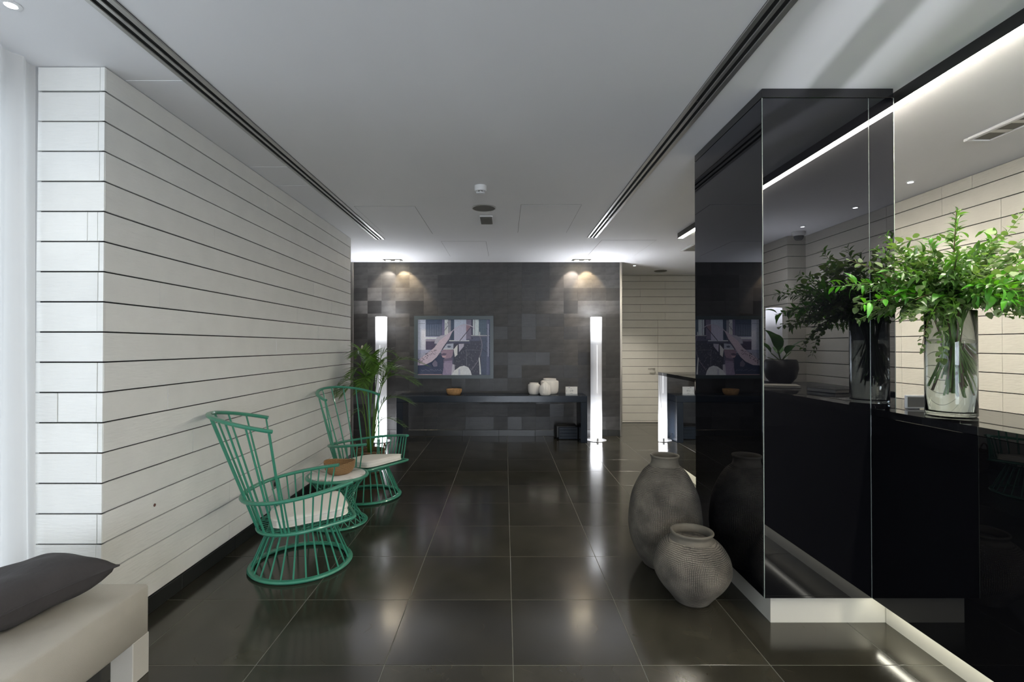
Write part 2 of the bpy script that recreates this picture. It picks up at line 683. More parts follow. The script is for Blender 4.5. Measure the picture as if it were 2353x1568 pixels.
def woven(name, c1, c2, fz, fa):
    m = mat(name, c1, 0.85)
    nt = m.node_tree
    b = nt.nodes['Principled BSDF']
    tc = nt.nodes.new('ShaderNodeTexCoord')
    sep = nt.nodes.new('ShaderNodeSeparateXYZ')
    nt.links.new(tc.outputs['Object'], sep.inputs[0])
    at = nt.nodes.new('ShaderNodeMath')
    at.operation = 'ARCTAN2'
    nt.links.new(sep.outputs[1], at.inputs[0])
    nt.links.new(sep.outputs[0], at.inputs[1])
    outs = []
    for src, f in ((sep.outputs[2], fz), (at.outputs[0], fa)):
        mu = nt.nodes.new('ShaderNodeMath')
        mu.operation = 'MULTIPLY'
        mu.inputs[1].default_value = f
        nt.links.new(src, mu.inputs[0])
        sn = nt.nodes.new('ShaderNodeMath')
        sn.operation = 'SINE'
        nt.links.new(mu.outputs[0], sn.inputs[0])
        outs.append(sn.outputs[0])
    pr = nt.nodes.new('ShaderNodeMath')
    pr.operation = 'MULTIPLY_ADD'
    pr.inputs[1].default_value = 0.4
    nt.links.new(outs[1], pr.inputs[0])
    nt.links.new(outs[0], pr.inputs[2])
    mr = nt.nodes.new('ShaderNodeMapRange')
    mr.inputs['From Min'].default_value = -1.2
    mr.inputs['From Max'].default_value = 1.2
    nt.links.new(pr.outputs[0], mr.inputs['Value'])
    mx = nt.nodes.new('ShaderNodeMixRGB')
    mx.inputs[1].default_value = tuple(c2) + (1,)
    mx.inputs[2].default_value = tuple(c1) + (1,)
    nt.links.new(mr.outputs[0], mx.inputs[0])
    nt.links.new(mx.outputs[0], b.inputs['Base Color'])
    bp = nt.nodes.new('ShaderNodeBump')
    bp.inputs['Distance'].default_value = 0.003
    nt.links.new(mr.outputs[0], bp.inputs['Height'])
    nt.links.new(bp.outputs[0], b.inputs['Normal'])
    return m


BASKET = woven('seagrass_weave', (0.42, 0.25, 0.11), (0.20, 0.11, 0.05), 900, 90)
POTW = woven('brown_wicker', (0.24, 0.14, 0.07), (0.07, 0.04, 0.02), 500, 70)


def leafmat(name, c, tcol, rough=0.4):
    m = bpy.data.materials.new(name)
    m.use_nodes = True
    nt = m.node_tree
    b = nt.nodes['Principled BSDF']
    b.inputs['Roughness'].default_value = rough
    oi = nt.nodes.new('ShaderNodeObjectInfo')
    ge = nt.nodes.new('ShaderNodeNewGeometry')
    ad = nt.nodes.new('ShaderNodeMath')
    ad.operation = 'ADD'
    fr = nt.nodes.new('ShaderNodeMath')
    fr.operation = 'FRACT'
    nt.links.new(oi.outputs['Random'], ad.inputs[0])
    nt.links.new(ge.outputs['Random Per Island'], ad.inputs[1])
    nt.links.new(ad.outputs[0], fr.inputs[0])
    mr = nt.nodes.new('ShaderNodeMapRange')
    mr.inputs['To Min'].default_value = 0.45
    mr.inputs['To Max'].default_value = 1.9
    nt.links.new(fr.outputs[0], mr.inputs['Value'])
    vm = nt.nodes.new('ShaderNodeVectorMath')
    vm.operation = 'SCALE'
    vm.inputs[0].default_value = c
    nt.links.new(mr.outputs[0], vm.inputs['Scale'])
    nt.links.new(vm.outputs[0], b.inputs['Base Color'])
    t = nt.nodes.new('ShaderNodeBsdfTranslucent')
    t.inputs['Color'].default_value = tuple(tcol) + (1,)
    mx = nt.nodes.new('ShaderNodeMixShader')
    mx.inputs[0].default_value = 0.30
    nt.links.new(b.outputs[0], mx.inputs[1])
    nt.links.new(t.outputs[0], mx.inputs[2])
    nt.links.new(mx.outputs[0], nt.nodes['Material Output'].inputs[0])
    return m


RUSC = leafmat('ruscus_leaf', (0.048, 0.108, 0.022), (0.10, 0.25, 0.02), 0.24)
EUCA = leafmat('eucalyptus_leaf', (0.11, 0.165, 0.062), (0.16, 0.28, 0.04), 0.5)
BRIGHT = leafmat('bright_leaf', (0.06, 0.25, 0.015), (0.12, 0.42, 0.01), 0.35)
PALM = leafmat('palm_leaf', (0.07, 0.15, 0.025), (0.13, 0.26, 0.02), 0.35)
BIGL = leafmat('dark_plant_leaf', (0.05, 0.12, 0.03), (0.05, 0.16, 0.02), 0.3)


def lamp_glow():
    """tube lamp: bulbs at its foot and head, so it glows white there and greyer in the middle"""
    m = bpy.data.materials.new('glowing_lamp_shade')
    m.use_nodes = True
    nt = m.node_tree
    b = nt.nodes['Principled BSDF']
    b.inputs['Base Color'].default_value = (0.5, 0.5, 0.52, 1)
    b.inputs['Roughness'].default_value = 0.4
    tc = nt.nodes.new('ShaderNodeTexCoord')
    sep = nt.nodes.new('ShaderNodeSeparateXYZ')
    nt.links.new(tc.outputs['Object'], sep.inputs[0])
    mr = nt.nodes.new('ShaderNodeMapRange')
    mr.inputs['From Max'].default_value = 1.94
    nt.links.new(sep.outputs[2], mr.inputs['Value'])
    r = nt.nodes.new('ShaderNodeValToRGB')
    el = r.color_ramp.elements
    el[0].position, el[0].color = 0.0, (1, 1, 1, 1)
    el[1].position, el[1].color = 1.0, (1, 1, 1, 1)
    for p, v in ((0.14, 0.7), (0.26, 0.11), (0.38, 0.030), (0.60, 0.012), (0.78, 0.030), (0.88, 0.18), (0.94, 0.75),):
        e = el.new(p)
        e.color = (v, v, v, 1)
    nt.links.new(mr.outputs[0], r.inputs[0])
    mu = nt.nodes.new('ShaderNodeMath')
    mu.operation = 'MULTIPLY'
    mu.inputs[1].default_value = 10.5
    nt.links.new(r.outputs[0], mu.inputs[0])
    b.inputs['Emission Color'].default_value = (0.93, 0.95, 1.0, 1)
    nt.links.new(mu.outputs[0], b.inputs['Emission Strength'])
    return m


LAMP = lamp_glow()
LAMPTOP = mat('lamp_open_top', (1, 1, 1), 0.5, emit=(0.92, 0.95, 1.0), estr=235.0)
LBASE = mat('satin_lamp_base', (0.55, 0.55, 0.56), 0.3, metal=0.4)
LAMPROD = mat('lamp_inner_rod', (1, 1, 1), 0.5, emit=(0.95, 0.97, 1.0), estr=1.0)

# ------------------------------------------------------------------ room shell
CEIL = 2.873
# floor: grout bed with 60 cm stone tiles
floor = struct(MB().box(-3.4, 4.2, -4.3, 10.0, -0.12, -0.0007).obj('floor', GROUT))
tile_cache = {}


def floor_tile(x0, x1, y0, y1):
    w, h = round(x1 - x0, 4), round(y1 - y0, 4)
    if (w, h) not in tile_cache:
        g = 0.0014
        tile_cache[(w, h)] = MB().slab(g, w - g, g, h - g, -0.012, 0, 0.0012, 2, 1).mesh('tile', STONE)
    link('tile', tile_cache[(w, h)], floor, (x0, y0, 0))


XJ, YJ = 0.0385, 2.944
i = -5
xs = [XJ + 0.6 * k for k in range(-6, 7)]
ys = [YJ + 0.6 * k for k in range(-5, 12)]
for a in range(len(xs) - 1):
    for b in range(len(ys) - 1):
        x0, x1, y0, y1 = xs[a], xs[a + 1], ys[b], ys[b + 1]
        if y1 <= 0.0:
            continue
        floor_tile(x0, x1, y0, y1)
MB().box(-3.4, 4.2, -4.3, ys[0] if ys[0] > 0 else YJ - 0.6 * 5 + 0.0, -0.012, 0.0).obj('tile', STONE, floor)

ceiling = struct(MB().box(-3.4, 4.2, -4.3, 10.0, CEIL, CEIL + 0.15).obj('ceiling', PAINT))
PAN_EDGE = mat('panel_gap', (0.10, 0.10, 0.10), 0.9)
for x0, x1, y0, y1 in ((-1.49, -0.893, 4.938, 6.15), (0.16, 0.75, 4.88, 6.085), (-0.84, -0.25, 6.6, 7.7), (1.27, 1.98, 6.52, 7.63)):
    MB().box(x0 - .003, x1 + .003, y0 - .003, y1 + .003, CEIL - 0.0008, CEIL + 0.01).obj('panel_gap', PAN_EDGE, ceiling)
    MB().box(x0, x1, y0, y1, CEIL - 0.002, CEIL + 0.01).obj('access_panel', PAINT, ceiling)
for y0, y1 in ((2.59, 3.83), (3.845, 4.28), (4.295, 4.66)):
    MB().box(-1.975, -1.668, y0, y1, CEIL - 0.002, CEIL + 0.01).obj('access_panel', PAINT, ceiling)


# --- plank walls
def plank_wall(name, axis, sign, face, s0, s1, rows, joints, mtl, backing, default_len=None, thick=0.018, gap=0.0036):
    """rows: list of z boundaries; face: position of the plank face on axis; s = running coordinate"""
    w = struct(backing.obj(name, GAP))
    for r in range(len(rows) - 1):
        z0, z1 = rows[r] + gap, rows[r + 1] - gap
        js = [j for (jr, j) in joints if jr == r and s0 < j < s1]
        cuts = [s0] + sorted(js) + [s1]
        for c in range(len(cuts) - 1):
            a = cuts[c] + (0.0011 if c > 0 else 0)
            b = cuts[c + 1] - (0.0011 if c < len(cuts) - 2 else 0)
            off = rnd.uniform(-0.0015, 0.0015)
            f = face + sign * off
            lo, hi = (f - thick, f) if sign > 0 else (f, f + thick)
            m = MB()
            if axis == 0:
                m.slab(lo, hi, a, b, z0, z1, 0.0009, 0, sign)
            else:
                m.slab(a, b, lo, hi, z0, z1, 0.0009, 1, sign)
            m.obj('plank', mtl, w)
    return w


rowsL = [0.093] + [2.75 - 0.149 * k for k in range(17, -1, -1)] + [CEIL]


def row_of(z, rows):
    for r in range(len(rows) - 1):
        if rows[r] <= z < rows[r + 1]:
            return r
    return 0


jl = [(2.863, 1.79), (5.16, 2.08), (4.76, 1.78), (4.325, 1.48), (2.934, 1.19), (4.16, 2.66), (3.397, 2.22), (3.176, 0.95), (5.6, 1.3),
      (5.2, 0.80), (3.9, 0.66), (5.5, 2.4), (4.5, 1.05), (5.8, 0.45), (4.9, 0.28), (3.6, 0.16), (5.3, 1.62), (3.6, 0.40), (5.7, 1.93)]
JL = [(row_of(z, rowsL), d) for d, z in jl]
WL = -1.978
plank_wall('wall_left', 0, 1, WL, 2.465, 6.41, rowsL, JL, PLANK, MB().box(-2.285, WL - 0.012, 2.475, 6.40, 0.0, CEIL))
# narrow front face of the same wall, turned to the camera
JF = [(row_of(z, rowsL), -2.010 + 0.004 * (k % 3)) for k, z in enumerate([rowsL[q] + .05 for q in range(1, 19)]) if k % 5 != 3]
JF += [(row_of(2.05, rowsL), -2.06), (row_of(1.18, rowsL), -2.20)]
wf = plank_wall('wall_front_return', 1, -1, 2.46, -2.31, -1.979, rowsL, JF, PLANK, MB().box(-2.30, -1.99, 2.472, 2.49, 0.0, CEIL))
# far end of the left wall
plank_wall('wall_end_return', 1, 1, 6.415, -2.30, -1.98, rowsL, [], PLANK, MB().box(-2.29, -1.99, 6.395, 6.405, 0.0, CEIL))

bl = sempty('baseboard_left')
y = 2.47
while y < 6.40:
    y1 = min(y + 0.6, 6.40)
    MB().slab(WL - 0.01, WL + 0.004, y + 0.001, y1 - 0.001, 0.0, 0.090, 0.002, 0, 1).obj('baseboard_tile', BASE, bl)
    y = y1

# --- right wall, its return and the wall behind the camera side
ZB = 1.43
rowsR = sorted([ZB + 0.148 * k for k in range(-9, 10)])
rowsR = [0.0] + [z for z in rowsR if 0.02 < z < 2.80] + [CEIL]
JR = []
for r in range(len(rowsR) - 1):
    base = [0.75, 1.72, 2.84, 3.797, 4.76, 5.73, 6.7, 7.6, 8.6] if r < len(rowsR) - 3 else [0.4, 1.9, 2.9, 3.35, 4.31, 5.2, 6.3, 7.4, 8.8]
    JR += [(r, b) for b in base]
JR += [(len(rowsR) - 2, 4.03)]
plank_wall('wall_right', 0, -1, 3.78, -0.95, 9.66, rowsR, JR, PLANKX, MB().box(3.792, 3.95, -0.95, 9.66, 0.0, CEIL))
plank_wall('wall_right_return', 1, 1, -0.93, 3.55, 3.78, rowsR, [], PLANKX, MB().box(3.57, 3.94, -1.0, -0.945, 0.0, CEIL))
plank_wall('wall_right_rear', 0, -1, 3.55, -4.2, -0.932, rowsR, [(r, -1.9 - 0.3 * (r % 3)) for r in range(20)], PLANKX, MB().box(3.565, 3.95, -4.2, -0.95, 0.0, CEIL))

# --- far wall with flush door
FAR = 9.66
rowsF = sorted([2.288 + 0.1497 * k for k in range(-15, 4)])
rowsF = [0.0] + [z for z in rowsF if 0.03 < z < 2.80] + [2.85]
DX0, DX1, DH = 2.19, 2.957, 2.088
wfar = struct(MB().box(-3.3, 3.78, FAR + 0.012, FAR + 0.2, 0, CEIL).obj('wall_far', GAP))
for r in range(len(rowsF) - 1):
    z0, z1 = rowsF[r] + 0.003, rowsF[r + 1] - 0.003
    segs = [(-3.2, 0.9), (0.902, DX0 - .004), (DX1 + 0.004, 3.76)] if z1 < DH + .02 else [(-3.2, 0.9), (0.902, 2.62 if r % 2 else 3.1), (2.622 if r % 2 else 3.102, 3.76)]
    for a, b in segs:
        zz1 = z1
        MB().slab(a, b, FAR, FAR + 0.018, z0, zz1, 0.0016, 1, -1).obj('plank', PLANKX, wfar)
MB().box(-3.2, 3.78, FAR - 0.012, FAR + 0.018, 2.852, CEIL).obj('top_trim', PLANKX, wfar)
door = sempty('door_1')
for r in range(len(rowsF) - 1):
    z0, z1 = rowsF[r] + 0.003, min(rowsF[r + 1] - 0.003, DH - 0.002)
    if z0 < DH - 0.03:
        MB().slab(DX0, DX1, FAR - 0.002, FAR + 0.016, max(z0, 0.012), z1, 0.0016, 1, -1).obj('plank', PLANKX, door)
hd = MB()
hz = 1.048
hd.tube([(DX1 - 0.075, FAR - 0.002, hz), (DX1 - 0.075, FAR - 0.01, hz)], 0.026, 16)
hd.tube([(DX1 - 0.075, FAR - 0.008, hz), (DX1 - 0.075, FAR - 0.05, hz), (DX1 - 0.10, FAR - 0.055, hz), (DX1 - 0.20, FAR - 0.055, hz)], 0.010, 10)
hd.obj('door_handle', STEEL, door, True)
bf = sempty('trim_2')
MB().slab(-3.2, 3.77, FAR - 0.004, FAR + 0.01, 0.0, 0.012, 0.002, 1, -1).obj('threshold', BASE, bf)

# --- dark tiled feature wall
BX0, BX1, BY = -2.50, 1.90, 8.25
wb = struct(MB().box(BX0, BX1, BY + 0.008, BY + 0.22, 0, CEIL).obj('wall_back', GAP))
ncol, nrow = 19, 13
cw = (BX1 - BX0) / ncol
rh = (CEIL - 0.105) / nrow
leather_cache = {}
for r in range(nrow):
    c = 0
    while c < ncol:
        span = 1
        if rnd.random() < 0.16 and c < ncol - 1:
            span = 2
        key = span
        if key not in leather_cache:
            leather_cache[key] = [MB().slab(0.0002, cw * span - 0.0002, 0, 0.02, 0.0002, rh - 0.0002, 0.0005, 1, -1).mesh('tile', LEATHER) for _ in range(1)]
        o = link('tile', leather_cache[key][0], wb, (BX0 + c * cw, BY + rnd.uniform(-0.0005, 0.0005), 0.105 + r * rh))
        c += span
bb = sempty('baseboard_back')
x = BX0
while x < BX1 - 0.01:
    x1 = min(x + 0.6, BX1)
    MB().slab(x + 0.001, x1 - 0.001, BY - 0.008, BY + 0.006, 0, 0.103, 0.002, 1, -1).obj('baseboard_tile', BASE, bb)
    x = x1
for n, x in ((1, BX0 - 0.035), (3, BX1)):
    struct(MB().cbox(x, x + 0.035, BY - 0.014, BY + 0.22, 0.0, CEIL - 0.001, 0.002).obj('trim_%d' % n, STEEL))
# side passage left of the feature wall
struct(MB().box(-3.4, -3.3, -4.3, 10.0, 0, CEIL).obj('wall_side', WHITE))
struct(MB().box(-3.3, -2.31, 2.53, 2.62, 0, CEIL).obj('wall_passage', WHITE))

# --- window side (left, behind the sheer curtain) and glazed front behind the camera
FRAME = mat('dark_window_frame', (0.05, 0.05, 0.055), 0.4)
w1 = sempty('window_1')
for z0, z1 in ((0.0, 0.06), (2.78, CEIL)):
    MB().box(-2.60, -2.54, -4.2, 2.53, z0, z1).obj('frame_rail', FRAME, w1)
for k in range(6):
    yy = -4.2 + k * (6.67 / 5)
    MB().box(-2.60, -2.54, yy, yy + 0.06, 0.06, 2.78).obj('frame_post', FRAME, w1)
    if k < 5:
        MB().box(-2.575, -2.568, yy + 0.06, yy + 6.67 / 5, 0.06, 2.78).obj('pane', PANE, w1)
w2 = sempty('window_2')
for z0, z1 in ((0.0, 0.05), (2.5, CEIL)):
    MB().box(-0.64, 1.56, -4.06, -4.0, z0, z1).obj('frame_rail', FRAME, w2)
for x0, x1 in ((-0.64, -0.58), (0.502, 0.519), (1.50, 1.56)):  # slim middle post is added, its shadow splits the ceiling streak
    MB().box(x0, x1, -4.06, -4.0, 0.05, 2.5).obj('frame_post', FRAME, w2)
for x0, x1 in ((-0.58, 0.502), (0.519, 1.50)):
    MB().box(x0, x1, -4.034, -4.026, 0.05, 2.5).obj('pane', PANE, w2)
struct(MB().box(-3.4, -0.64, -4.3, -4.0, 0, CEIL).obj('wall_rear_left', WHITE))
struct(MB().box(1.56, 4.2, -4.3, -4.0, 0, CEIL).obj('wall_rear', WHITE))

# ------------------------------------------------------------------ ceiling fittings
def linear_vent(label, x0, y0, y1):
    t = thing('linear_vent', label, 'air vent', (x0, y0, CEIL), 0, 'slot air vents in the ceiling')
    L = y1 - y0
    MB().box(0.0, 0.118, 0, L, -0.002, 0.0).obj('slot_backing', SLOT, t)
    for a, b in ((0, 0.024), (0.046, 0.066), (0.088, 0.118)):
        MB().cbox(a, b, 0, L, -0.009, -0.0015, 0.002).obj('blade', ALU, t)
    MB().box(0, 0.118, L - 0.006, L, -0.009, -0.0015).obj('end_cap', ALU, t)
    yy = 0.9
    k = 0
    while yy < L:
        MB().box(0.024, 0.088, yy, yy + 0.012, -0.006, -0.002).obj('divider', BLACKM, t)
        yy += 1.3
    return t


linear_vent('long twin-slot air vent in the ceiling beside the white plank wall', -1.672, -2.0, 6.45)
linear_vent('long twin-slot air vent in the ceiling leading past the black column', 1.05, -2.0, 6.35)

# LED line over the reception counter
t = thing('linear_light', 'long black ceiling profile with glowing white LED strip above the counter', 'light', (2.155, 0, CEIL))
MB().box(-0.031, 0.031, -3.5, 6.13, -0.052, 0.0).box(-0.031, -0.0285, -3.5, 6.13, -0.064, -0.052).box(-0.0285, 0.031, 6.127, 6.13, -0.064, -0.052).box(-0.0285, 0.031, -3.5, 6.127, -0.056, -0.052).obj('housing', BLACKM, t)
MB().box(-0.0285, 0.031, -3.49, 6.127, -0.0615, -0.0560).obj('diffuser', LEDM, t)

t = thing('smoke_detector', 'round white smoke detector hanging under the grey ceiling', 'smoke detector', (-0.21, 4.31, CEIL))
MB().lathe([(0.053, 0), (0.053, -0.038), (0.049, -0.046), (0.036, -0.048)], 32).obj('body', PLASTIC, t, True)
MB().lathe([(0.03, -0.046), (0.03, -0.058)], 24).obj('sensor_core', GREYP, t, True)
MB().lathe([(0.036, -0.058), (0.034, -0.066), (0.02, -0.072), (0.002, -0.074)], 24).obj('cap', PLASTIC, t, True)
for k in range(8):
    a = k * PI / 4
    MB().tube([(0.038 * math.cos(a), 0.038 * math.sin(a), -0.045), (0.034 * math.cos(a), 0.034 * math.sin(a), -0.062)], 0.003, 6).obj('rib', PLASTIC, t)
t = thing('ceiling_speaker', 'flat round grey loudspeaker grille in the ceiling behind the smoke detector', 'speaker', (-0.21, 4.99, CEIL))
MB().lathe([(0.122, 0), (0.122, -0.006), (0.114, -0.010), (0.112, -0.006)], 40).obj('rim', ALU, t, True)
MB().lathe([(0.112, -0.001), (0.112, -0.007), (0.001, -0.009)], 40).obj('grille', GREYP, t, True)
t = thing('ceiling_sensor', 'small square dark grey box on the ceiling beyond the round loudspeaker', 'sensor', (-0.20, 5.44, CEIL))
MB().cbox(-0.069, 0.069, -0.15, 0.15, -0.012, 0, 0.003).obj('mounting_plate', PLASTIC, t)
MB().cbox(-0.064, 0.064, -0.14, 0.14, -0.024, -0.012, 0.004).obj('grille', GREYP, t)


def twin_spot(x, label):
    t = thing('twin_spotlight', label, 'spotlight', (x, 8.02, CEIL), 0, 'twin spots over the dark wall')
    MB().cbox(-0.15, 0.15, -0.07, 0.07, -0.006, 0, 0.002).obj('frame', GREYP, t)
    for s in (-0.075, 0.075):
        MB().lathe([(0.052, -0.006), (0.052, -0.010), (0.040, -0.012)], 24, (s, 0, 0)).obj('ring', BLACKM, t, True)
        MB().lathe([(0.036, -0.012), (0.034, -0.014)], 20, (s, 0, 0)).obj('bulb', BULB, t)


twin_spot(-1.80, 'twin recessed spotlight above the left end of the dark wall')
twin_spot(1.23, 'twin recessed spotlight above the right end of the dark wall')


def downlight(x, y, label, power=14, group='small round downlights'):
    t = thing('downlight', label, 'downlight', (x, y, CEIL), 0, group)
    MB().lathe([(0.036, 0), (0.036, -0.003), (0.024, -0.005)], 24).obj('trim_ring', PLASTIC, t, True)
    MB().lathe([(0.022, -0.003), (0.020, -0.006)], 20).obj('lens', DOWN, t)
    spot('downlight_beam', (x, y, CEIL - 0.02), (x, y, 0), power, (1.0, 0.95, 0.86), 95, 0.8, 0.02)


downlight(3.42, 4.20, 'small round downlight near the plank wall behind the counter', 18)
downlight(2.23, 8.58, 'small round downlight in front of the flush plank door', 170)
downlight(-2.0, 2.01, 'small round downlight at the near left corner by the curtain', 6)
downlight(3.5, 0.36, 'small round downlight behind the counter, near one of the mirrored pair', 30)
downlight(3.45, -0.44, 'small round downlight behind the counter, beside the dome camera', 40)
downlight(3.3, 2.3, 'small round downlight over the staff side of the counter', 14)
downlight(2.9, 6.4, 'small round downlight hidden beyond the black column', 110)


def ceiling_diffuser(x0, x1, y0, y1, label):
    t = thing('ceiling_diffuser', label, 'air vent', (x0, y0, CEIL), 0)
    w, l = x1 - x0, y1 - y0
    for a, b, c, d in ((0, w, 0, 0.03), (0, w, l - 0.03, l), (0, 0.03, 0.03, l - 0.03), (w - 0.03, w, 0.03, l - 0.03)):
        MB().cbox(a, b, c, d, -0.02, 0, 0.004).obj('frame', PLASTIC, t)
    MB().box(0.03, w - 0.03, 0.03, l - 0.03, -0.012, 0).obj('plate', GREYP, t)
    for k in range(1, 6):
        yy = 0.03 + (l - 0.06) * k / 6
        MB().cbox(0.03, w - 0.03, yy - 0.02, yy + 0.02, -0.017, -0.011, 0.002).obj('slat', ALU, t)


ceiling_diffuser(3.07, 3.25, 2.45, 3.335, 'long white framed ceiling vent over the staff side of the counter')
ceiling_diffuser(2.54, 2.95, 6.72, 7.22, 'square ceiling vent half hidden behind the black column')
t = thing('ceiling_disc', 'small flat round grille in the ceiling above the plank door', 'speaker', (2.87, 9.2, CEIL))
MB().lathe([(0.115, 0), (0.115, -0.006), (0.105, -0.01)], 32).obj('rim', GREYP, t, True)
MB().lathe([(0.105, -0.004), (0.104, -0.012), (0.002, -0.014)], 32).obj('grille', GREYP, t, True)
t = thing('dome_camera', 'white dome security camera under the ceiling, mirrored in the black column', 'camera', (3.57, -0.72, CEIL))
MB().lathe([(0.075, 0), (0.075, -0.03), (0.06, -0.05)], 32).obj('housing', PLASTIC, t, True)
MB().lathe([(0.055, -0.048), (0.052, -0.075), (0.035, -0.1), (0.002, -0.108)], 24).obj('dome', SCREEN, t, True)

# ------------------------------------------------------------------ black column
PX0, PX1, PY0, PY1, PB = 1.38, 2.085, 2.668, 3.62, 0.147
t = thing('column', 'tall square column clad in black mirror glass on a pale lit plinth', 'column', (PX0, PY0, 0))
W, D = PX1 - PX0, PY1 - PY0
MB().box(0.012, W - 0.012, 0.012, D - 0.012, PB + 0.004, CEIL).obj('core', GAP, t)
ZT = 2.82
SX = 1.952 - PX0
MB().cbox(0, SX - 0.0012, 0, 0.012, PB, ZT, 0.0012).obj('front_panel', PILLARG, t)
MB().cbox(SX + 0.0012, W, 0, 0.012, PB, ZT, 0.0012).obj('front_panel', PILLARG, t)
MB().box(SX - 0.0012, SX + 0.0012, 0.002, 0.012, PB, ZT).obj('glass_joint', EDGEG, t)
MB().cbox(0, 0.012, 0.0125, D, PB, ZT, 0.0012).obj('side_panel', PILLARG, t)
MB().cbox(W - 0.012, W, 0.0125, D, PB, ZT, 0.0012).obj('side_panel', PILLARG, t)
MB().cbox(0.0125, W - 0.0125, D - 0.012, D, PB, ZT, 0.0012).obj('rear_panel', PILLARG, t)
MB().box(-0.0015, 0.0015, -0.0008, 0.002, PB, ZT).obj('corner_edge', EDGEG, t)
MB().box(W - 0.0015, W + 0.0015, -0.0008, 0.002, PB, ZT).obj('corner_edge', EDGEG, t)
MB().cbox(0, W, 0, D, ZT + 0.003, CEIL - 0.001, 0.0015).obj('top_band', PILLARB, t)
MB().box(0.05, W - 0.02, 0.035, D - 0.03, 0, PB - 0.002).obj('plinth', TOEK, t)

# ------------------------------------------------------------------ reception counter
CX, CZ = 1.952, 1.156
t = thing('reception_counter', 'long reception counter faced in black glass running past the black column', 'counter', (0, 0, 0))
CE, CN = 6.36, -1.9
top = [(CX - 0.002, CN), (2.49, CN), (2.49, CE), (CX - 0.002, CE), (CX - 0.002, PY1 + 0.004), (PX1 + 0.004, PY1 + 0.004), (PX1 + 0.004, PY0 - 0.004), (CX - 0.002, PY0 - 0.004)]
m = MB()
z0, z1 = CZ - 0.036, CZ
n = len(top)
m.add([(x, y, z0) for x, y in top] + [(x, y, z1) for x, y in top], [(i, (i + 1) % n, n + (i + 1) % n, n + i) for i in range(n)])
for z, o in ((z0, -1), (z1, 1)):
    for q in (((CX - .002, CN), (2.49, CN), (2.49, PY0 - .004), (CX - .002, PY0 - .004)), ((PX1 + .004, PY0 - .004), (2.49, PY0 - .004), (2.49, PY1 + .004), (PX1 + .004, PY1 + .004)),
              ((CX - .002, PY1 + .004), (2.49, PY1 + .004), (2.49, CE), (CX - .002, CE))):
        pts = [(x, y, z) for x, y in q]
        m.poly(pts if o > 0 else pts[::-1])
m.obj('worktop', COUNTERT, t)
ZP = CZ - 0.038
for a, b in ((CN, 0.35), (0.352, 1.5), (1.502, PY0 - 0.003)):
    MB().cbox(CX, CX + 0.012, a, b, PB, ZP, 0.001).obj('front_panel', COUNTERG, t)
# far run: main glass and a wedge shaped end piece with a slanting joint
m = MB()
ya, yb = PY1 + 0.004, CE
for xx in (CX, CX + 0.012):
    m.poly([(xx, ya, PB), (xx, yb - 0.26, PB), (xx, yb - 0.035, ZP), (xx, ya, ZP)][::(1 if xx == CX else -1)])
m.add([(CX, yb - 0.26, PB), (CX, yb - 0.035, ZP), (CX + .012, yb - 0.035, ZP), (CX + .012, yb - 0.26, PB)], [(0, 1, 2, 3)])
m.obj('front_panel', COUNTERG, t)
m = MB()
for xx in (CX, CX + 0.012):
    m.poly([(xx, yb - 0.252, PB), (xx, yb, PB), (xx, yb, ZP), (xx, yb - 0.027, ZP)][::(1 if xx == CX else -1)])
m.add([(CX, yb, PB), (CX, yb, ZP), (CX + .012, yb, ZP), (CX + .012, yb, PB)], [(0, 1, 2, 3)])
m.obj('end_panel', COUNTERG, t)
MB().box(CX + 0.013, 2.47, CE - 0.02, CE, 0.0, ZP).obj('side_panel', CONSOLE, t)
for a, b in ((CN, PY0 + 0.03), (PY1, CE - 0.06)):
    MB().box(2.048, 2.06, a, b, 0, PB).obj('plinth', TOEK, t)
    MB().box(CX + 0.016, CX + 0.03, a, min(b, PY0 - 0.01) if b < 3 else b, PB + 0.001, PB + 0.007).obj('light_strip', LEDT, t)
    MB().box(CX + 0.034, 2.06, a, min(b, PY0 - 0.01) if b < 3 else b, PB + 0.008, PB + 0.02).obj('bottom_board', CONSOLE, t)
    MB().box(2.44, 2.455, a, b if b > 3 else PY0, 0, ZP).obj('rear_board', CONSOLE, t)

# things on the counter
t = thing('desk_display', 'small white framed display lying upright on the counter left of the glass vase', 'display', (2.164, 2.64, CZ), -0.05)
MB().cbox(-0.05, 0.05, -0.007, 0.007, 0.004, 0.074, 0.003).obj('housing', PLASTIC, t)
MB().box(-0.041, 0.041, -0.0082, -0.0068, 0.011, 0.064).obj('screen', SCREEN, t)
MB().cbox(-0.03, 0.03, 0.004, 0.03, 0.0, 0.008, 0.002).obj('foot', PLASTIC, t)
cb = MB()
cb.tube([(0.045, 0.006, 0.04), (0.08, 0.03, 0.036), (0.15, 0.07, 0.012), (0.24, 0.10, 0.004)], 0.0022, 6)
cb.obj('cable', PLASTIC, t, True)

VC = (2.14, 2.40)
t = thing('glass_vase', 'tall clear glass cylinder vase of water standing on the black counter', 'vase', (VC[0], VC[1], CZ))
RV, HV = 0.098, 0.50
MB().lathe([(0.004, 0.0005), (RV - 0.006, 0.0005), (RV, 0.006), (RV, HV - 0.003), (RV - 0.0018, HV), (RV - 0.0035, HV - 0.003), (RV - 0.0035, 0.026), (RV - 0.012, 0.020), (0.004, 0.019)], 72).obj('vase_wall', GLASS, t, True, angle=50)
MB().lathe([(0.004, 0.0205), (RV - 0.013, 0.0215), (RV - 0.0042, 0.028), (RV - 0.0042, 0.345), (0.004, 0.345)], 64).obj('water', WATER, t, True, angle=50)

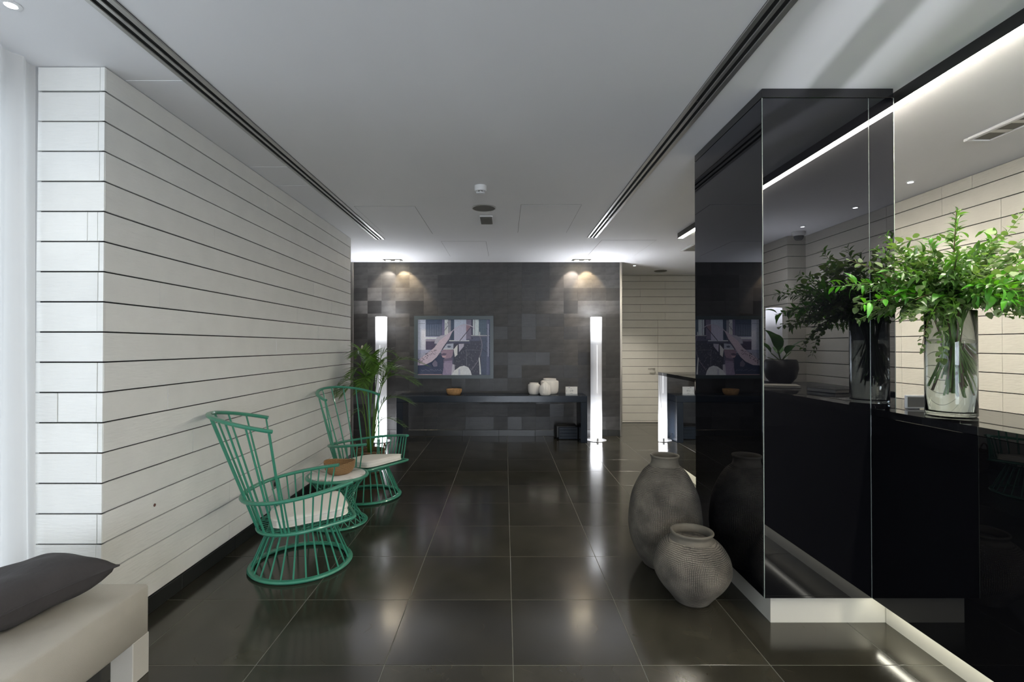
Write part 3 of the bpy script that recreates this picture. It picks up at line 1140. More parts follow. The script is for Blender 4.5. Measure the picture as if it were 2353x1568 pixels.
# ------------------------------------------------------------------ greenery in the vase
def leaf_mesh(name, L, Wd, mtl, fold=0.18, curl=0.12, blunt=0.5):
    vs, fs = [], []
    N = 6
    for i in range(N + 1):
        u = i / N
        w = Wd * 0.5 * (math.sin(PI * u ** (0.85 - 0.25 * blunt)) ** (0.8 if blunt < 0.8 else 0.55)) if 0 < u < 1 else Wd * 0.02
        z = curl * L * (u - u * u) * 1.5 - curl * L * u * u
        for sgn in (-1, 0, 1):
            vs.append((u * L, sgn * w, z + abs(sgn) * w * fold))
    for i in range(N):
        for k in range(2):
            a = i * 3 + k
            fs.append((a, a + 1, a + 4, a + 3))
    b = MB()
    b.add(vs, fs)
    return b.mesh(name, mtl, True, 180), vs, fs


LEAF = {
    'r1': leaf_mesh('leaf', 0.060, 0.021, RUSC), 'r2': leaf_mesh('leaf', 0.072, 0.024, RUSC, curl=0.3),
    'e1': leaf_mesh('leaf', 0.038, 0.034, EUCA, fold=0.08, blunt=1.0), 'e2': leaf_mesh('leaf', 0.046, 0.040, EUCA, fold=0.1, blunt=1.0),
    'b1': leaf_mesh('leaf', 0.11, 0.036, BRIGHT, curl=0.3), 'b2': leaf_mesh('leaf', 0.06, 0.03, BRIGHT),
}
LR = random.Random(11)


def orient(p, d, up, roll=0.0):
    d = d.normalized()
    s = up.cross(d)
    if s.length < 1e-4:
        s = Vector((1, 0, 0)).cross(d)
    s.normalize()
    u = d.cross(s)
    M = Matrix((d, s, u)).transposed().to_4x4()
    M = Matrix.Translation(p) @ M @ Matrix.Rotation(roll, 4, 'X')
    return M


bouquet = thing('greenery_bunch', 'big bunch of cut green eucalyptus and leafy sprigs in the glass vase', 'plant', (VC[0], VC[1], CZ))
leaves = []  # (matrix, kind)
sprigs = []
def bez(a, b, c, u):
    return a * (1 - u) ** 2 + b * (2 * u * (1 - u)) + c * (u * u)


spec = []
for k in range(84):
    az = 2 * PI * k / 84 * 5 + LR.uniform(-0.12, 0.12)
    el = LR.choice([-0.12, 0.10, 0.30, 0.45, 0.70, 0.95, 1.2])
    ln = LR.uniform(0.31, 0.50) * (1.0 if el < 0.8 else 0.86)
    spec.append((az, el, ln, LR.choice(['r', 'r', 'r', 'e', 'e', 'b'])))
# long sprigs the photograph shows: top spire, left tip, low left drooping ones, right tip
spec += [(0.6, 1.40, 0.58, 'r'), (2.6, 1.12, 0.52, 'r'), (-2.2, 1.15, 0.48, 'r'), (-0.8, 1.1, 0.50, 'e'), (PI + 0.05, 0.25, 0.50, 'r'), (PI + 0.2, 0.05, 0.46, 'b'), (PI + 0.55, -0.55, 0.36, 'e'), (PI + 0.75, -0.75, 0.34, 'e'),
         (-0.05, 0.15, 0.48, 'e'), (-0.4, 0.0, 0.45, 'e'), (-0.3, 0.75, 0.48, 'e'), (-0.9, -0.2, 0.36, 'e'), (-1.4, -0.15, 0.34, 'e'), (-1.8, 0.05, 0.36, 'b'), (PI + 0.5, 0.35, 0.46, 'r'),
         (PI + 0.9, 0.5, 0.42, 'r'), (-0.6, 0.35, 0.45, 'e')]
for (az, el, ln, kd) in spec:
    dirh = Vector((math.cos(az), math.sin(az), 0))
    if dirh.y > 0.2:
        ln = min(ln, 0.185 / (dirh.y * math.cos(el) + 1e-3)) if el < 1.1 else ln * 0.85
    foot = -dirh * LR.uniform(0.01, 0.075) + Vector((LR.uniform(-.02, .02) + 0.03, LR.uniform(-.02, .02), LR.uniform(0.10, 0.29)))
    if math.hypot(foot.x, foot.y) > 0.08:
        f = 0.08 / math.hypot(foot.x, foot.y)
        foot.x *= f
        foot.y *= f
    neck = dirh * LR.uniform(0.02, 0.078) + Vector((0, 0, 0.50))
    tip = neck + dirh * (ln * math.cos(el)) + Vector((0, 0, ln * math.sin(el)))
    ctrl = neck + (dirh * 0.35 * math.cos(el) + Vector((0, 0, 0.75))) * (ln * 0.45) if el > -0.3 else neck + dirh * ln * 0.6 + Vector((0, 0, 0.06))
    pts = [foot.lerp(neck, u) for u in (0, 0.33, 0.66)] + [bez(neck, ctrl, tip, u) for u in (0, 0.2, 0.4, 0.6, 0.8, 1.0)]
    thick = LR.uniform(0.0022, 0.0042)
    rr = [thick * (1.0 if i < 4 else 1 - 0.13 * (i - 3)) for i in range(len(pts))]
    MB().tube(pts, rr, 6).obj('stem', STEMB if LR.random() < 0.3 else STEM, bouquet, True)
    nl = int(ln / (0.0165 if kd == 'r' else 0.0175))
    for i in range(nl):
        u = 0.12 + 0.86 * i / max(1, nl - 1)
        p = bez(neck, ctrl, tip, u)
        tg = (bez(neck, ctrl, tip, min(1, u + 0.05)) - bez(neck, ctrl, tip, max(0, u - 0.05))).normalized()
        for side in (0, 1):
            ang = i * 2.2 + side * PI + LR.uniform(-0.5, 0.5)
            q = Matrix.Rotation(ang, 4, tg) @ Vector((0, 0, 1)).cross(tg).normalized()
            d = (tg * LR.uniform(0.35, 0.9) + q * 0.9 + Vector((0, 0, -0.15 if kd == 'e' else 0.05))).normalized()
            kk = {'r': LR.choice(['r1', 'r2']), 'e': LR.choice(['e1', 'e2']), 'b': LR.choice(['b2', 'b2', 'r1', 'b1'])}[kd]
            sc_ = LR.uniform(0.62, 0.98) * (1 - 0.22 * u)
            pp = p + q * 0.004
            wp = pp + d * 0.06
            if wp.y + VC[1] > 2.645:
                continue
            leaves.append((orient(pp, d, Vector((LR.uniform(-.4, .4), LR.uniform(-.6, .2), 1))) @ Matrix.Scale(sc_, 4), kk))
for k in range(760):
    az, el, r = LR.uniform(0, 2 * PI), LR.uniform(-0.45, 1.1), LR.uniform(0.10, 0.33)
    d = Vector((math.cos(az) * math.cos(el) * 1.25, math.sin(az) * math.cos(el) * 0.75, math.sin(el) * 0.9 + 0.05))
    p = Vector((0, 0, 0.57)) + d * r
    dd = d + Vector((LR.uniform(-.7, .7), LR.uniform(-.7, .7), LR.uniform(-.6, .5)))
    leaves.append((orient(p, dd, Vector((LR.uniform(-.5, .5), LR.uniform(-.6, .3), 1))) @ Matrix.Scale(LR.uniform(0.6, 0.95), 4), LR.choice(['r1', 'r2', 'e1', 'e2', 'e2'] if el > 0 else ['e1', 'e2', 'e2', 'r1'])))
# a few broad bright leaves near the front
for (az, el, r) in ((PI + 0.35, 0.1, 0.26), (PI + 0.7, 0.0, 0.22), (-1.1, 0.5, 0.26), (-1.9, 0.15, 0.22), (-0.5, 0.45, 0.30), (PI + 0.2, 0.35, 0.30), (-2.3, 0.6, 0.2), (-1.5, -0.1, 0.2)):
    d = Vector((math.cos(az) * math.cos(el), math.sin(az) * math.cos(el), math.sin(el)))
    leaves.append((orient(Vector((0, 0, 0.55)) + d * r, d + Vector((0, 0, 0.1)), Vector((0, -0.3, 1))) @ Matrix.Scale(1.15, 4), 'b1'))
# the 300 leaves nearest the lens are parts, the rest one mass
leaves.sort(key=lambda L: (Vector((L[0].translation.x + VC[0], L[0].translation.y + VC[1], L[0].translation.z + CZ - 1.49))).length - 0.25 * abs(L[0].translation.z - 0.6))
for M, kk in leaves[:300]:
    o = link('leaf', LEAF[kk][0], bouquet)
    o.matrix_local = M
mass = MB()
order = {'r': 0, 'e': 1, 'b': 2}
for M, kk in leaves[300:]:
    mass.m = order[kk[0]]
    mass.add([M @ Vector(v) for v in LEAF[kk][1]], LEAF[kk][2])
o = mass.obj('foliage', [RUSC, EUCA, BRIGHT], bouquet, True, angle=180)
o['kind'] = 'stuff'

# papers seen in the column's reflection
t = thing('book', 'thin pale book lying on a second one on the counter, seen mirrored in the column', 'book', (2.22, 1.30, CZ), 0.35)
MB().cbox(-0.13, 0.13, -0.1, 0.1, 0.003, 0.017, 0.002).obj('pages', PAPER, t)
MB().box(-0.132, 0.132, -0.102, 0.102, 0.0, 0.003).obj('cover', INK, t)
MB().box(-0.132, 0.132, -0.102, 0.102, 0.017, 0.02).obj('cover', SOFA, t)
t = thing('notebook', 'closed black notebook on the counter, seen mirrored in the column', 'notebook', (2.36, 1.72, CZ), -0.25)
MB().cbox(-0.09, 0.09, -0.12, 0.12, 0.003, 0.024, 0.002).obj('pages', PAPER, t)
MB().box(-0.092, 0.092, -0.122, 0.122, 0, 0.003).obj('cover', BLACKM, t)
MB().box(-0.092, 0.092, -0.122, 0.122, 0.024, 0.027).obj('cover', BLACKM, t)
t = thing('back_cabinet', 'low black cabinet against the plank wall on the staff side of the counter', 'cabinet', (3.2, 0, 0))
MB().cbox(-0.34, 0.30, -0.36, 0.9, 0.0, 1.08, 0.004).obj('body', CONSOLE, t)
for k in range(3):
    MB().cbox(-0.358, -0.34, -0.35 + 0.414 * k, 0.058 + 0.414 * k, 0.08, 1.04, 0.002).obj('door', CONSOLE, t)

# ------------------------------------------------------------------ floor lamps
def floor_lamp(x, y, label):
    t = thing('floor_lamp', label, 'lamp', (x, y, 0), 0, 'white tube floor lamps')
    MB().lathe([(0.158, 0), (0.16, 0.004), (0.158, 0.009), (0.08, 0.011)], 48).obj('base', LBASE, t, True)
    R = 0.088
    prof = [(R - 0.004, 0.012)] + [(R, 0.012 + 1.926 * k / 24) for k in range(25)] + [(R - 0.006, 1.94)]
    MB().lathe(prof[:-1] + [(R - 0.002, 1.94), (R - 0.004, 1.936)], 40).obj('lamp_shade', LAMP, t, True)
    MB().lathe([(R - 0.006, 1.9385), (R - 0.007, 1.9405)], 32).obj('open_top', LAMPTOP, t)
    MB().tube([(0.0, -R - 0.0015, 0.75), (0.0, -R - 0.0015, 1.5)], 0.003, 6).obj('pole_line_glow', LAMPROD, t)  # inner pole's bright line, put in as emission outside the shade
    MB().cbox(-0.016, 0.016, -0.125, -0.095, 0.010, 0.055, 0.003).obj('switch', ALU, t)
    c = MB()
    c.tube([(-0.015, -0.12, 0.02), (-0.06, -0.125, 0.035), (-0.10, -0.10, 0.03), (-0.14, -0.06, 0.06), (-0.17, 0.02, 0.11), (-0.18, 0.10, 0.06), (-0.17, 0.18, 0.012)], 0.0035, 6)
    c.obj('cable', BLACKM, t, True)
    return t


floor_lamp(-1.93, 7.80, 'glowing white tube floor lamp behind the potted palm')
floor_lamp(1.44, 7.88, 'glowing white tube floor lamp right of the black console table')
floor_lamp(3.22, -0.64, 'glowing white tube floor lamp on the staff side, mirrored in the column')

# ------------------------------------------------------------------ console table and what stands on it
t = thing('console_table', 'long black lacquered console table with block legs against the dark wall', 'table', (-0.2, 7.67, 0))
HW, TD, TZ, TT = 1.465, 0.46, 0.722, 0.10
MB().cbox(-HW, HW, 0, TD, TZ - TT, TZ, 0.004).obj('tabletop', CONSOLE, t)
for s in (-1, 1):
    a, b = (-HW, -HW + 0.10) if s < 0 else (HW - 0.10, HW)
    MB().cbox(a, b, 0.001, TD - 0.001, 0, TZ - TT - 0.0008, 0.003).obj('leg', CONSOLE, t)


def lathe_thing(name, label, cat, loc, prof, mtl, part, n=64, rib=None, group=None):
    t = thing(name, label, cat, loc, 0, group)
    MB().lathe(prof, n, rib=rib).obj(part, mtl, t, True)
    return t


def bowl_prof(R, H, r0, th):
    out = [(0.003, 0.0), (r0, 0.0)]
    for k in range(1, 9):
        u = k / 8
        out.append((r0 + (R - r0) * math.sin(u * PI / 2) ** 0.9, H * u ** 1.35))
    out.append((R - th * 0.5, H + th * 0.35))
    for k in range(8, 0, -1):
        u = k / 8
        out.append((r0 + (R - r0) * math.sin(u * PI / 2) ** 0.9 - th, max(th, H * u ** 1.35)))
    out.append((0.003, th))
    return out


lathe_thing('wooden_bowl', 'small tan bowl on the left half of the black console table', 'bowl', (-0.80, 7.88, TZ), bowl_prof(0.125, 0.085, 0.09, 0.009), WOODB, 'bowl_body')
grp = 'white ceramic vases on the console'
big = [(0.003, 0), (0.095, 0), (0.118, 0.012), (0.136, 0.045), (0.143, 0.10), (0.144, 0.19), (0.140, 0.205), (0.105, 0.222), (0.104, 0.245), (0.098, 0.248), (0.096, 0.225), (0.128, 0.20), (0.128, 0.06), (0.003, 0.02)]
lathe_thing('ceramic_vase', 'largest of the three white ribbed vases, wide with a short neck, at the back', 'vase', (0.715, 7.985, TZ), big, CERAM, 'vase_body', 144, (48, 0.018), grp)
sm = [(0.003, 0), (0.058, 0), (0.075, 0.01), (0.089, 0.04), (0.094, 0.09), (0.0945, 0.145), (0.090, 0.158), (0.072, 0.166), (0.071, 0.182), (0.066, 0.184), (0.065, 0.165), (0.084, 0.145), (0.082, 0.05), (0.003, 0.016)]
lathe_thing('ceramic_vase', 'low white ribbed vase with open rim, left one of the three', 'vase', (0.46, 7.90, TZ), sm, CERAM, 'vase_body', 144, (40, 0.018), grp)
td = [(0.003, 0), (0.062, 0), (0.080, 0.012), (0.091, 0.045), (0.0935, 0.09), (0.088, 0.13), (0.070, 0.162), (0.042, 0.188), (0.020, 0.205), (0.010, 0.212), (0.006, 0.20), (0.003, 0.2)]
lathe_thing('ceramic_vase', 'white ribbed teardrop vase with pointed top, front one of the three', 'vase', (0.625, 7.755, TZ), td, CERAM, 'vase_body', 144, (36, 0.022), grp)

# sign card L10
t = thing('sign_card', 'small white sign card reading L10 standing on the black console table', 'sign', (1.04, 7.80, TZ), 0)
TILT = 0.0
MB().cbox(-0.092, 0.092, 0.0, 0.004, 0.003, 0.13, 0.001).obj('card', PAPER, t)
MB().cbox(-0.095, 0.095, -0.028, 0.03, 0.0, 0.003, 0.001).obj('holder_foot', ACRYL, t)
MB().cbox(-0.092, 0.092, -0.010, -0.002, 0.003, 0.022, 0.001).obj('holder_lip', ACRYL, t)


def text_obj(body, size, loc, mtl, parent, name='lettering', rot=(PI / 2, 0, 0), extrude=0.0004):
    cu = bpy.data.curves.new('lettering_curve', 'FONT')
    cu.body = body
    cu.size = size
    cu.align_x = 'CENTER'
    cu.align_y = 'CENTER'
    cu.extrude = extrude
    tmp = bpy.data.objects.new('lettering_tmp', cu)
    COL.objects.link(tmp)
    dg = bpy.context.evaluated_depsgraph_get()
    me = bpy.data.meshes.new_from_object(tmp.evaluated_get(dg))
    bpy.data.objects.remove(tmp)
    bpy.data.curves.remove(cu)
    me.materials.clear()
    me.materials.append(mtl)
    o = link(name, me, parent, loc)
    o.rotation_euler = rot
    return o


text_obj('L10', 0.034, (0.0, -0.0006, 0.066), INK, t)
MB().box(-0.048, -0.022, -0.0006, 0, 0.112, 0.118).obj('printed_mark', INKB, t)
MB().box(-0.018, 0.018, -0.0006, 0, 0.0235, 0.027).obj('printed_line', INK, t)
MB().box(-0.018, 0.012, -0.0006, 0, 0.096, 0.0985).obj('printed_line', INK, t)
MB().box(-0.078, -0.0755, -0.0006, 0, 0.04, 0.085).obj('printed_line', INK, t)

# box under the console
t = thing('equipment_case', 'black box with ribbed glossy front on the floor under the console table', 'box', (1.02, 7.96, 0))
MB().cbox(-0.22, 0.138, 0.02, 0.16, 0, 0.235, 0.03).obj('case', BLACKM, t)
MB().cbox(-0.165, 0.137, -0.02, 0.02, 0.005, 0.20, 0.006).obj('front_door', CONSOLE, t)
for k in range(3):
    MB().cbox(-0.15, 0.135, -0.026, -0.0195, 0.05 + 0.05 * k, 0.057 + 0.05 * k, 0.002).obj('rib', CONSOLE, t)

# ------------------------------------------------------------------ framed photograph
t = thing('framed_photograph', 'large violet-grey framed photograph of a woman in a wide hat on the dark wall', 'picture', (-0.838, 8.245, 1.466))
pw, ph, fw = 0.652, 0.515, 0.058
FRM = mat('blue_grey_frame', (0.055, 0.075, 0.085), 0.35)
for nm, q in (('frame', [(-pw, ph), (pw, ph), (pw - fw, ph - fw), (-pw + fw, ph - fw)]), ('frame', [(-pw, -ph), (-pw + fw, -ph + fw), (pw - fw, -ph + fw), (pw, -ph)]),
              ('frame', [(-pw, -ph), (-pw, ph), (-pw + fw, ph - fw), (-pw + fw, -ph + fw)]), ('frame', [(pw, -ph), (pw - fw, -ph + fw), (pw - fw, ph - fw), (pw, ph)])):
    m = MB()
    yf, yk = -0.045, 0.0
    vs = [(x, yf, z) for x, z in q] + [(x, yk, z) for x, z in q]
    m.add(vs, [(0, 1, 2, 3), (7, 6, 5, 4)] + [(i, (i + 1) % 4, 4 + (i + 1) % 4, 4 + i) for i in range(4)])
    m.obj(nm, FRM, t)
PC = {}


def pcol(c):
    if c not in PC:
        PC[c] = mat('print_ink_%d' % len(PC), tuple(min(0.9, v * 1.5) for v in lin((c[0] - 4, c[1], c[2] - 2))[:3]), 0.55, noise=((45, 45, 45), 0.10))
    return PC[c]


layers = []


def P(c, *pts):
    layers.append((c, pts))


def Rr(c, x0, y0, x1, y1):
    P(c, (x0, y0), (x1, y0), (x1, y1), (x0, y1))


def Ln(c, x0, y0, x1, y1, w):
    dx, dy = x1 - x0, y1 - y0
    l = math.hypot(dx, dy)
    nx, ny = -dy / l * w / 2, dx / l * w / 2
    P(c, (x0 + nx, y0 + ny), (x1 + nx, y1 + ny), (x1 - nx, y1 - ny), (x0 - nx, y0 - ny))


Rr((92, 90, 112), 96, 136, 1784, 1444)
Rr((62, 66, 92), 96, 980, 760, 1444)
Rr((190, 190, 212), 96, 136, 278, 900)
Rr((150, 150, 172), 96, 900, 278, 1060)
Ln((120, 120, 140), 110, 230, 262, 230, 8)
Rr((76, 82, 104), 278, 136, 660, 532)
for q in range(9):
    Rr((140, 145, 168), 308 + 40 * q, 250, 314 + 40 * q, 515)
Ln((60, 64, 84), 278, 248, 720, 214, 8)
Rr((110, 104, 136), 660, 136, 720, 532)
Rr((205, 208, 224), 720, 136, 800, 512)
Ln((70, 70, 90), 738, 220, 738, 500, 7)
Ln((70, 70, 90), 770, 220, 770, 500, 7)
Ln((60, 58, 75), 722, 390, 800, 280, 10)
Ln((60, 58, 75), 788, 190, 815, 290, 10)
Rr((150, 145, 158), 800, 150, 865, 480)
for q in range(9):
    Ln((110, 105, 120), 802, 170 + 34 * q, 863, 170 + 34 * q, 6)
Rr((68, 76, 98), 865, 136, 945, 622)
Rr((178, 182, 200), 945, 136, 1226, 636)
Rr((112, 102, 126), 1226, 136, 1345, 602)
for q in range(13):
    Ln((150, 140, 158), 1228, 160 + 34 * q, 1343, 160 + 34 * q, 6)
Rr((72, 68, 90), 1345, 136, 1380, 600)
Rr((196, 200, 216), 1384, 136, 1420, 500)
Rr((196, 200, 216), 1430, 136, 1520, 506)
Rr((84, 94, 112), 1520, 136, 1700, 500)
for q in range(4):
    Ln((110, 118, 134), 1550 + 40 * q, 140, 1550 + 40 * q, 498, 6)
Rr((102, 102, 128), 1700, 136, 1784, 1444)
Rr((165, 165, 192), 278, 536, 822, 604)
Rr((200, 205, 222), 270, 562, 820, 586)
Rr((136, 128, 148), 278, 604, 560, 652)
Rr((74, 66, 90), 278, 652, 500, 960)
Rr((150, 150, 176), 96, 850, 720, 930)
Rr((70, 68, 84), 930, 640, 1570, 1444)
Rr((80, 84, 106), 1570, 560, 1704, 1444)
for q in range(240):
    x0, y0 = LR.uniform(960, 1560), LR.uniform(700, 1400)
    s_ = LR.uniform(8, 20)
    Rr(LR.choice([(96, 94, 108), (58, 56, 70), (118, 114, 124)]), x0, y0, x0 + s_, y0 + s_)
Rr((205, 208, 222), 828, 626, 1300, 648)
Rr((82, 80, 102), 820, 648, 1322, 700)
Rr((205, 208, 222), 1340, 508, 1770, 520)
Rr((90, 88, 108), 1330, 520, 1580, 560)
# hat: crown, arc and the broad brim
P((160, 156, 174), (480, 700), (500, 620), (540, 560), (640, 512), (800, 490), (830, 560), (700, 620), (600, 720))
arc = [(900, 410), (1000, 322), (1100, 275), (1200, 256), (1300, 266), (1380, 310), (1420, 360)]
for a, b in zip(arc[:-1], arc[1:]):
    Ln((180, 170, 185), a[0], a[1], b[0], b[1], 18)
arc = [(1540, 520), (1580, 620), (1600, 740), (1590, 850), (1550, 1000), (1500, 1120), (1350, 1330)]
for a, b in zip(arc[:-1], arc[1:]):
    Ln((128, 118, 132), a[0], a[1], b[0], b[1], 16)
P((182, 176, 196), (945, 330), (1100, 285), (1226, 262), (1226, 636), (945, 636))
P((140, 112, 126), (1226, 262), (1340, 290), (1226, 440))
brim = ((96, 1092), (300, 950), (480, 800), (600, 640), (800, 470), (945, 368), (900, 430), (820, 600), (700, 770), (620, 900), (540, 1020), (420, 1130), (250, 1210), (96, 1216))
P((182, 166, 182), *brim)
for q in range(90):
    u = LR.random()
    bx = 110 + 420 * u
    by = 1150 - 260 * u + LR.uniform(-60, 60) - 50 * math.sin(u * PI)
    s_ = LR.uniform(9, 16)
    Rr((104, 92, 110), bx, by, bx + s_, by + s_)
# face, neck, shoulder
P((162, 164, 182), (690, 832), (770, 716), (930, 700), (925, 835))
P((88, 92, 114), (780, 770), (815, 750), (880, 765), (850, 800), (800, 800))
P((142, 120, 140), (640, 880), (700, 845), (930, 850), (912, 980), (850, 1066), (740, 1066), (655, 1000))
P((94, 80, 104), (640, 950), (700, 925), (775, 940), (740, 985), (660, 985))
P((176, 146, 158), (656, 990), (760, 985), (745, 1030), (680, 1035))
P((104, 92, 116), (700, 1066), (905, 1030), (905, 1250), (690, 1250))
P((132, 118, 146), (720, 1120), (900, 1100), (905, 1444), (670, 1444))
for q in range(9):
    Ln((165, 150, 172), 690 + 10 * q, 1180 + 28 * q, 900, 1160 + 30 * q, 7)
P((178, 172, 186), (905, 1190), (960, 1200), (960, 1444), (880, 1444))
P((202, 200, 206), (880, 1444), (950, 1340), (1080, 1245), (1180, 1222), (1280, 1265), (1330, 1345), (1358, 1444))
P((178, 176, 190), (1040, 1444), (1050, 1310), (1090, 1300), (1090, 1444))
# stairs and rails over the face
P((208, 208, 222), (935, 840), (1028, 716), (1022, 968), (962, 1022))
P((178, 170, 186), (1050, 712), (1178, 706), (1172, 768), (1060, 905))
Ln((205, 205, 220), 690, 836, 940, 834, 14)
Ln((72, 64, 84), 930, 830, 1035, 706, 15)
Ln((72, 64, 84), 1075, 640, 1345, 306, 16)
for q in range(5):
    Ln((58, 58, 78), 1700, 340 + 150 * q, 1784, 410 + 150 * q, 9)
Ln((58, 58, 78), 1600, 830, 1784, 965, 10)
Ln((160, 160, 180), 1742, 240, 1742, 1010, 24)
P((205, 205, 212), (1520, 1040), (1545, 1030), (1578, 1430), (1540, 1430), (1535, 1250))
P((205, 205, 212), (1538, 420), (1556, 440), (1554, 510), (1530, 510))
Ln((112, 108, 120), 1230, 840, 1240, 1230, 12)
Ln((112, 108, 120), 1236, 850, 1560, 860, 10)
P((108, 100, 122), (430, 1180), (500, 1090), (555, 1150), (555, 1240), (470, 1250))
for q in range(12):
    Ln((130, 128, 150), 180 + 40 * q, 1320 + 14 * math.sin(q * 2.1), 215 + 40 * q, 1340 + 14 * math.cos(q * 1.7), 6)
Rr((172, 142, 146), 96, 1424, 660, 1438)
m = MB()
mats_p = []
for li, (c, pts) in enumerate(layers):
    mt = pcol(c)
    if mt not in mats_p:
        mats_p.append(mt)
    m.m = mats_p.index(mt)
    q = []
    for (u, v) in pts:
        xx = (u - 940) / (1784 - 96) * 2 * (pw - fw)
        zz = -(v - 790) / (1444 - 136) * 2 * (ph - fw)
        q.append((max(-pw + fw, min(pw - fw, xx)), -0.012 - 0.00003 * li, max(-ph + fw, min(ph - fw, zz))))
    area2 = sum(q[i][0] * q[(i + 1) % len(q)][2] - q[(i + 1) % len(q)][0] * q[i][2] for i in range(len(q)))
    m.poly(q if area2 > 0 else q[::-1])
m.obj('photograph', mats_p, t)
MB().box(-pw + fw - .004, pw - fw + .004, -0.011, -0.002, -ph + fw - .004, ph - fw + .004).obj('backing_board', INK, t)

# ------------------------------------------------------------------ green wire chairs
def smoothU(front_x, half_front, half_max, back_x, n=44, close=False):
    """open U (front ends at +x) through front end, widest point and back"""
    pts = []
    for k in range(n + 1):
        u = -1 + 2 * k / n
        a = abs(u)
        sg = 1 if u > 0 else -1
        # a=1 front end, a=0 back centre; half ellipse at the back, gently closing arms
        if a < 0.55:
            th = (a / 0.55) * PI / 2
            cx = back_x + half_max * 0.98
            x = cx - (cx - back_x) * math.cos(th)
            yv = half_max * math.sin(th)
        else:
            v = (a - 0.55) / 0.45
            cx = back_x + half_max * 0.98
            x = cx + (front_x - cx) * v
            yv = half_max + (half_front - half_max) * (v * v)
        pts.append((x, sg * yv))
    return pts


def lerp_at(pts, u):
    """point at parameter u in 0..1 along list by arc length"""
    L = [0]
    for a, b in zip(pts[:-1], pts[1:]):
        L.append(L[-1] + (Vector(b) - Vector(a)).length)
    s = u * L[-1]
    for i in range(len(L) - 1):
        if s <= L[i + 1] + 1e-9:
            f = (s - L[i]) / max(1e-9, L[i + 1] - L[i])
            return Vector(pts[i]).lerp(Vector(pts[i + 1]), f)
    return Vector(pts[-1])


def make_chair(label, x, y, ang):
    t = thing('wire_armchair', label, 'chair', (x, y, 0), ang, 'green metal spoke armchairs')
    RB, RC, HC = 0.315, 0.20, 0.285
    # foot ring (flat band) and collar under the seat
    MB().tube([(RB * math.cos(2 * PI * k / 48), RB * math.sin(2 * PI * k / 48), 0.013) for k in range(48)], 0.022, 8, True, ry=0.013, up=(0, 0, 1)).obj('foot_ring', GREEN, t, True)
    MB().tube([(RC * math.cos(2 * PI * k / 32), RC * math.sin(2 * PI * k / 32), HC) for k in range(32)], 0.009, 6, True).obj('collar_ring', GREEN, t, True)
    for k in range(26):
        a = 2 * PI * (k + 0.5) / 26
        MB().tube([(RB * math.cos(a), RB * math.sin(a), 0.016), (RC * math.cos(a), RC * math.sin(a), HC)], 0.0058, 6).obj('base_spoke', GREEN, t, True)
    zs = lambda px: 0.312 + (px + 0.0) * 0.105      # seat plane rises to the front
    za = lambda px: 0.545 + px * 0.135              # arm rail rises to the front
    # seat ring: U closed by a straight front with rounded corners
    U = smoothU(0.255, 0.275, 0.30, -0.275)
    fr = [(0.29, 0.268), (0.31, 0.245), (0.315, 0.2), (0.315, 0), (0.315, -0.2), (0.31, -0.245), (0.29, -0.268)]
    seat = [(px, py, zs(px)) for px, py in U + fr]
    MB().tube(seat, 0.012, 8, True).obj('seat_ring', GREEN, t, True)
    # wire weave of the seat
    w = MB()
    for k in range(13):
        yy = -0.24 + 0.04 * k
        bx = -0.275 + 0.294 * (1 - math.sqrt(max(0, 1 - (yy / 0.30) ** 2)))
        w.tube([(bx, yy, zs(bx) + 0.002), (0.02, yy, zs(0.02) - 0.012), (0.315, yy, zs(0.315) + 0.002)], 0.0035, 5)
    for k in range(9):
        xx = -0.2 + 0.06 * k
        hw = 0.30 * math.sqrt(max(0.05, 1 - (max(0, 0.02 - xx) / 0.295) ** 2)) - 0.01
        w.tube([(xx, -hw, zs(xx)), (xx, 0, zs(xx) - 0.012), (xx, hw, zs(xx))], 0.0035, 5)
    # cross bars that tie the collar to the seat
    for a in (0.5, 2.64, 3.64, 5.78):
        w.tube([(RC * math.cos(a), RC * math.sin(a), HC), (0.26 * math.cos(a), 0.26 * math.sin(a), zs(0.26 * math.cos(a)))], 0.005, 5)
    w.obj('seat_wires', GREEN, t, True)
    # arm rail
    A = smoothU(0.285, 0.268, 0.345, -0.365)
    arm = [(px, py, za(px)) for px, py in A]
    MB().tube(arm, 0.0185, 8, False, ry=0.013, up=(0, 0, 1)).obj('arm_rail', GREEN, t, True)
    # top rail
    T = smoothU(-0.20, 0.335, 0.338, -0.555)
    zt = lambda px: 0.965 + (-0.20 - px) * 0.245
    topr = [(px, py, zt(px)) for px, py in T]
    MB().tube(topr, 0.0185, 8, False, ry=0.013, up=(0, 0, 1)).obj('top_rail', GREEN, t, True)
    US = [(px, py, zs(px)) for px, py in U]
    # nine back spokes from the seat ring through the arm rail up to the top rail
    for k in range(9):
        u = k / 8
        ub = 0.5 + (u - 0.5) * 0.46
        p0 = lerp_at(US, ub)
        p1 = lerp_at(topr, 0.015 + 0.97 * u)
        MB().tube([p0, p0.lerp(p1, 0.5), p1], [0.0078, 0.0075, 0.0065], 6).obj('back_spoke', GREEN, t, True)
    # nine spokes under each arm
    for s in (0, 1):
        for k in range(9):
            ub = 0.285 - 0.032 * k
            p0 = lerp_at(US, ub if s == 0 else 1 - ub)
            ut = 0.285 - 0.0335 * k
            p1 = lerp_at(arm, ut if s == 0 else 1 - ut)
            MB().tube([p0, p1], [0.0062, 0.0055], 6).obj('arm_spoke', GREEN, t, True)
    return t, zs


